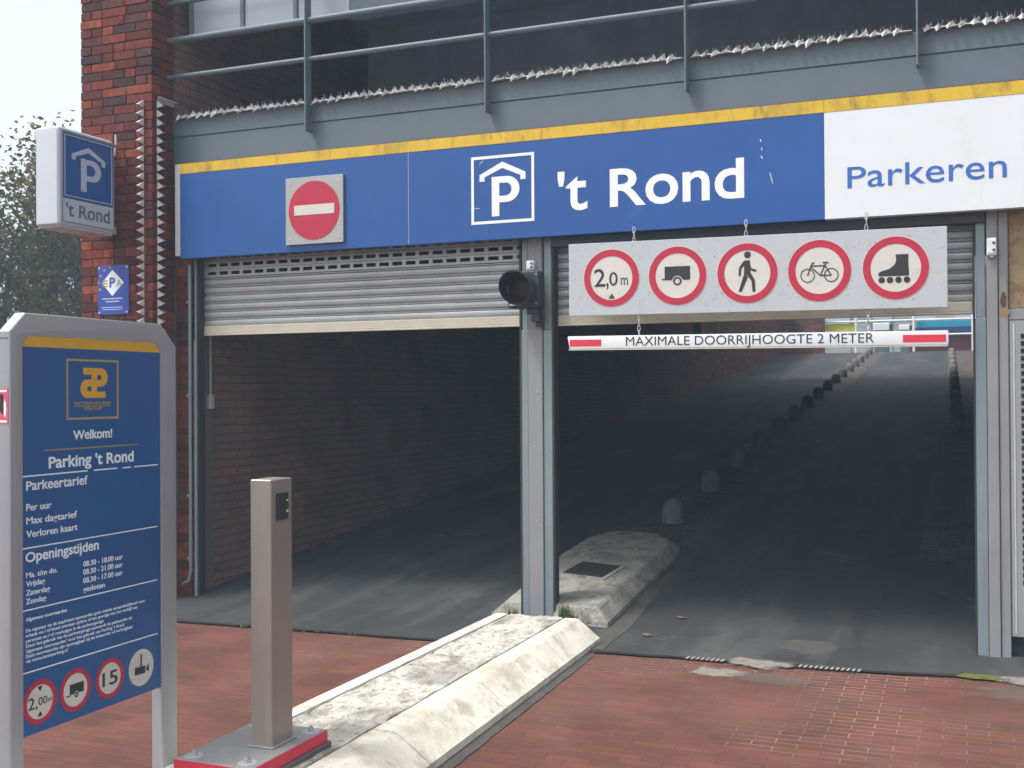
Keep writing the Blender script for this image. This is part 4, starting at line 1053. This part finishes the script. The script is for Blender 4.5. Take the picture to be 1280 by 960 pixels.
# ------------------------------------------------------------------ top of the ramp
t = thing('ramp_railing', (.8, 32.1, 2.9), 'white tubular railing across the top of the ramp', 'railing')
for x in (-2.5, -.575, 1.276, 3.1):
    bm = new(); tube(bm, (x, 32.35, 2.88), (x, 32.35, 4.6), .045, 12); bm_obj('post', bm, M['railwhite'], t, smooth=True)
for z in (3.96, 3.46):
    bm = new(); tube(bm, (-3, 32.35, z), (5, 32.35, z), .035, 10); bm_obj('rail', bm, M['railwhite'], t, smooth=True)
t = thing('yellow_panel', (-1.1, 32.45, 3.66), 'lime yellow panel hanging from the ramp top railing at left', 'panel')
bm = new(); box(bm, (-1.75, 32.4, 3.66), (-.62, 32.42, 3.89)); bm_obj('sheet', bm, M['yellowpanel'], t)
bm = new(); box(bm, (-1.10, 32.395, 3.66), (-1.09, 32.425, 3.89)); bm_obj('seam', bm, M['grey_plate'], t)
t = thing('blue_panel_fence', (2.3, 32.6, 2.9), 'turquoise and deep blue panel behind the ramp top railing at right', 'panel')
bm = new(); box(bm, (1.36, 32.55, 3.72), (4.4, 32.6, 3.93)); bm_obj('turquoise_sheet', bm, M['cyan'], t)
bm = new(); box(bm, (1.30, 32.55, 3.47), (4.4, 32.6, 3.718)); bm_obj('deep_blue_sheet', bm, M['navy'], t)
bm = new(); box(bm, (1.1, 32.62, 2.89), (4.6, 32.8, 3.46), .01); bm_obj('low_wall', bm, M['maroon'], origin=(2.5, 32.7, 2.89), label='low maroon wall under the blue panel at the top of the ramp', category='wall')
def cabinet(x0, x1, y, z0, z1, label):
    t = thing('utility_cabinet', ((x0 + x1) / 2, y, 2.9), label, 'cabinet', 'white cabinets beyond the ramp')
    bm = new(); box(bm, (x0, y, z0), (x1, y + .6, z1), .02); bm_obj('case', bm, M['white'], t)
    bm = new(); box(bm, (x1 + .002, y - .01, z0), (x1 + .05, y + .5, z1 - .05)); bm_obj('dark_side', bm, M['gap'], t)  # near-black slab along the right side
    bm = new(); box(bm, (x0 + .05, y + .05, 2.9), (x1 - .05, y + .55, z0)); bm_obj('stand', bm, M['steel'], t)
cabinet(-.15, .42, 34, 3.72, 3.99, 'white cabinet with dark side beyond the railing between its two posts')
cabinet(.62, 1.0, 36, 3.82, 4.02, 'small white cabinet left of the blue panel beyond the railing')
t = thing('roof_fence', (0, 40, 2.9), 'thin dark wire fence on the roof beyond the white railing', 'fence')
for x in (-1.4, -.6, .2, 1.0):
    bm = new(); tube(bm, (x, 40, 2.9), (x, 40, 4.75), .02, 6); bm_obj('post', bm, M['blackplastic'], t)
bm = new()
for z in (4.2, 4.35, 4.5, 4.65): tube(bm, (-1.4, 40, z), (1.0, 40, z), .008, 5)
bm_obj('wires', bm, M['blackplastic'], t)
t = thing('office_block', (0, 62, 0), 'plain pale grey building far beyond the top of the ramp', 'building')
bm = new(); box(bm, (-14, 62, 0), (18, 70, 11)); bm_obj('wall', bm, M['farwall'], t)
for i in range(12):
    bm = new(); x = -12 + i * 2.4; box(bm, (x, 61.95, 5.6), (x + 1.4, 62.05, 7.0)); bm_obj('window', bm, M['pane'], t)

# ------------------------------------------------------------------ trees behind the pillar
def leaf_mat():
    m = bpy.data.materials.new('leaves'); m.use_nodes = True; tt = m.node_tree; b = tt.nodes['Principled BSDF']
    b.inputs['Roughness'].default_value = .6
    a = tt.nodes.new('ShaderNodeVertexColor'); a.layer_name = 'Col'; tt.links.new(a.outputs[0], b.inputs['Base Color'])
    tr = tt.nodes.new('ShaderNodeBsdfTranslucent'); tt.links.new(a.outputs[0], tr.inputs[0])
    mx = tt.nodes.new('ShaderNodeMixShader'); mx.inputs[0].default_value = .5
    tt.links.new(b.outputs[0], mx.inputs[1]); tt.links.new(tr.outputs[0], mx.inputs[2]); tt.links.new(mx.outputs[0], tt.nodes['Material Output'].inputs[0])
    return m
LM = leaf_mat()
def tree(x, y, h, rad, n, label, warm):
    t = thing('tree', (x, y, 0), label, 'tree', 'trees left of the brick pillar')
    bm = new(); tube(bm, (x, y, -.05), (x + .1, y, h * .35), .22, 10, .16)
    tips = []
    for i in range(9):
        a = i * 2.4; p = Vector((x + .1, y, h * (.3 + .05 * (i % 3)))); q = Vector((x + math.cos(a) * rad * .55, y + math.sin(a) * rad * .55, h * random.uniform(.5, .85))); tube(bm, p, q, .08, 6, .025); tips.append(q)
        for k in range(3):
            q2 = q + Vector((random.uniform(-1, 1), random.uniform(-1, 1), random.uniform(-.2, .9))) * rad * .35; tube(bm, q, q2, .025, 5, .008); tips.append(q2)
    bm_obj('trunk', bm, M['bark'], t)
    cl = []
    for i in range(90):
        a, b = random.uniform(0, 6.28), random.uniform(-.75, 1)
        r = rad * random.uniform(.35, 1.0) * math.sqrt(max(.1, 1 - .75 * b * b)); cl.append((Vector((x + math.cos(a) * r, y + math.sin(a) * r, h * .62 + b * h * .36)), random.uniform(.45, .8), random.random()))
    bm = new(); L = bm.loops.layers.color.new('Col')
    for i in range(n):
        c, r, tone = random.choice(cl)
        d = Vector((random.gauss(0, 1), random.gauss(0, 1), random.gauss(0, .8))); p = c + d * r * .55
        s = random.uniform(.04, .085); u = Vector((random.gauss(0, 1), random.gauss(0, 1), random.gauss(0, .6))).normalized(); v = u.orthogonal().normalized()
        v = (v * math.cos(tone * 6 + i) + u.cross(v) * math.sin(tone * 6 + i))
        q = [bm.verts.new(p + u * s), bm.verts.new(p + v * s * .55), bm.verts.new(p - u * s), bm.verts.new(p - v * s * .55)]
        f = bm.faces.new(q); k = random.uniform(.7, 1.35)
        g = (.23 + .15 * tone * warm, .27 + .06 * tone, .11) if random.random() > .15 * warm else (.42, .33, .14)
        for l in f.loops: l[L] = (g[0] * k, g[1] * k, g[2] * k, 1)
    bm_obj('crown', bm, LM, t, recalc=False)
tree(-15.2, 9.6, 6.6, 2.9, 30000, 'bushy green tree with yellowing crown rising behind the projecting sign', 1.0)
tree(-17.6, 16.5, 6.6, 2.8, 15000, 'darker green tree partly hidden between the first tree and the brick pillar', .4)
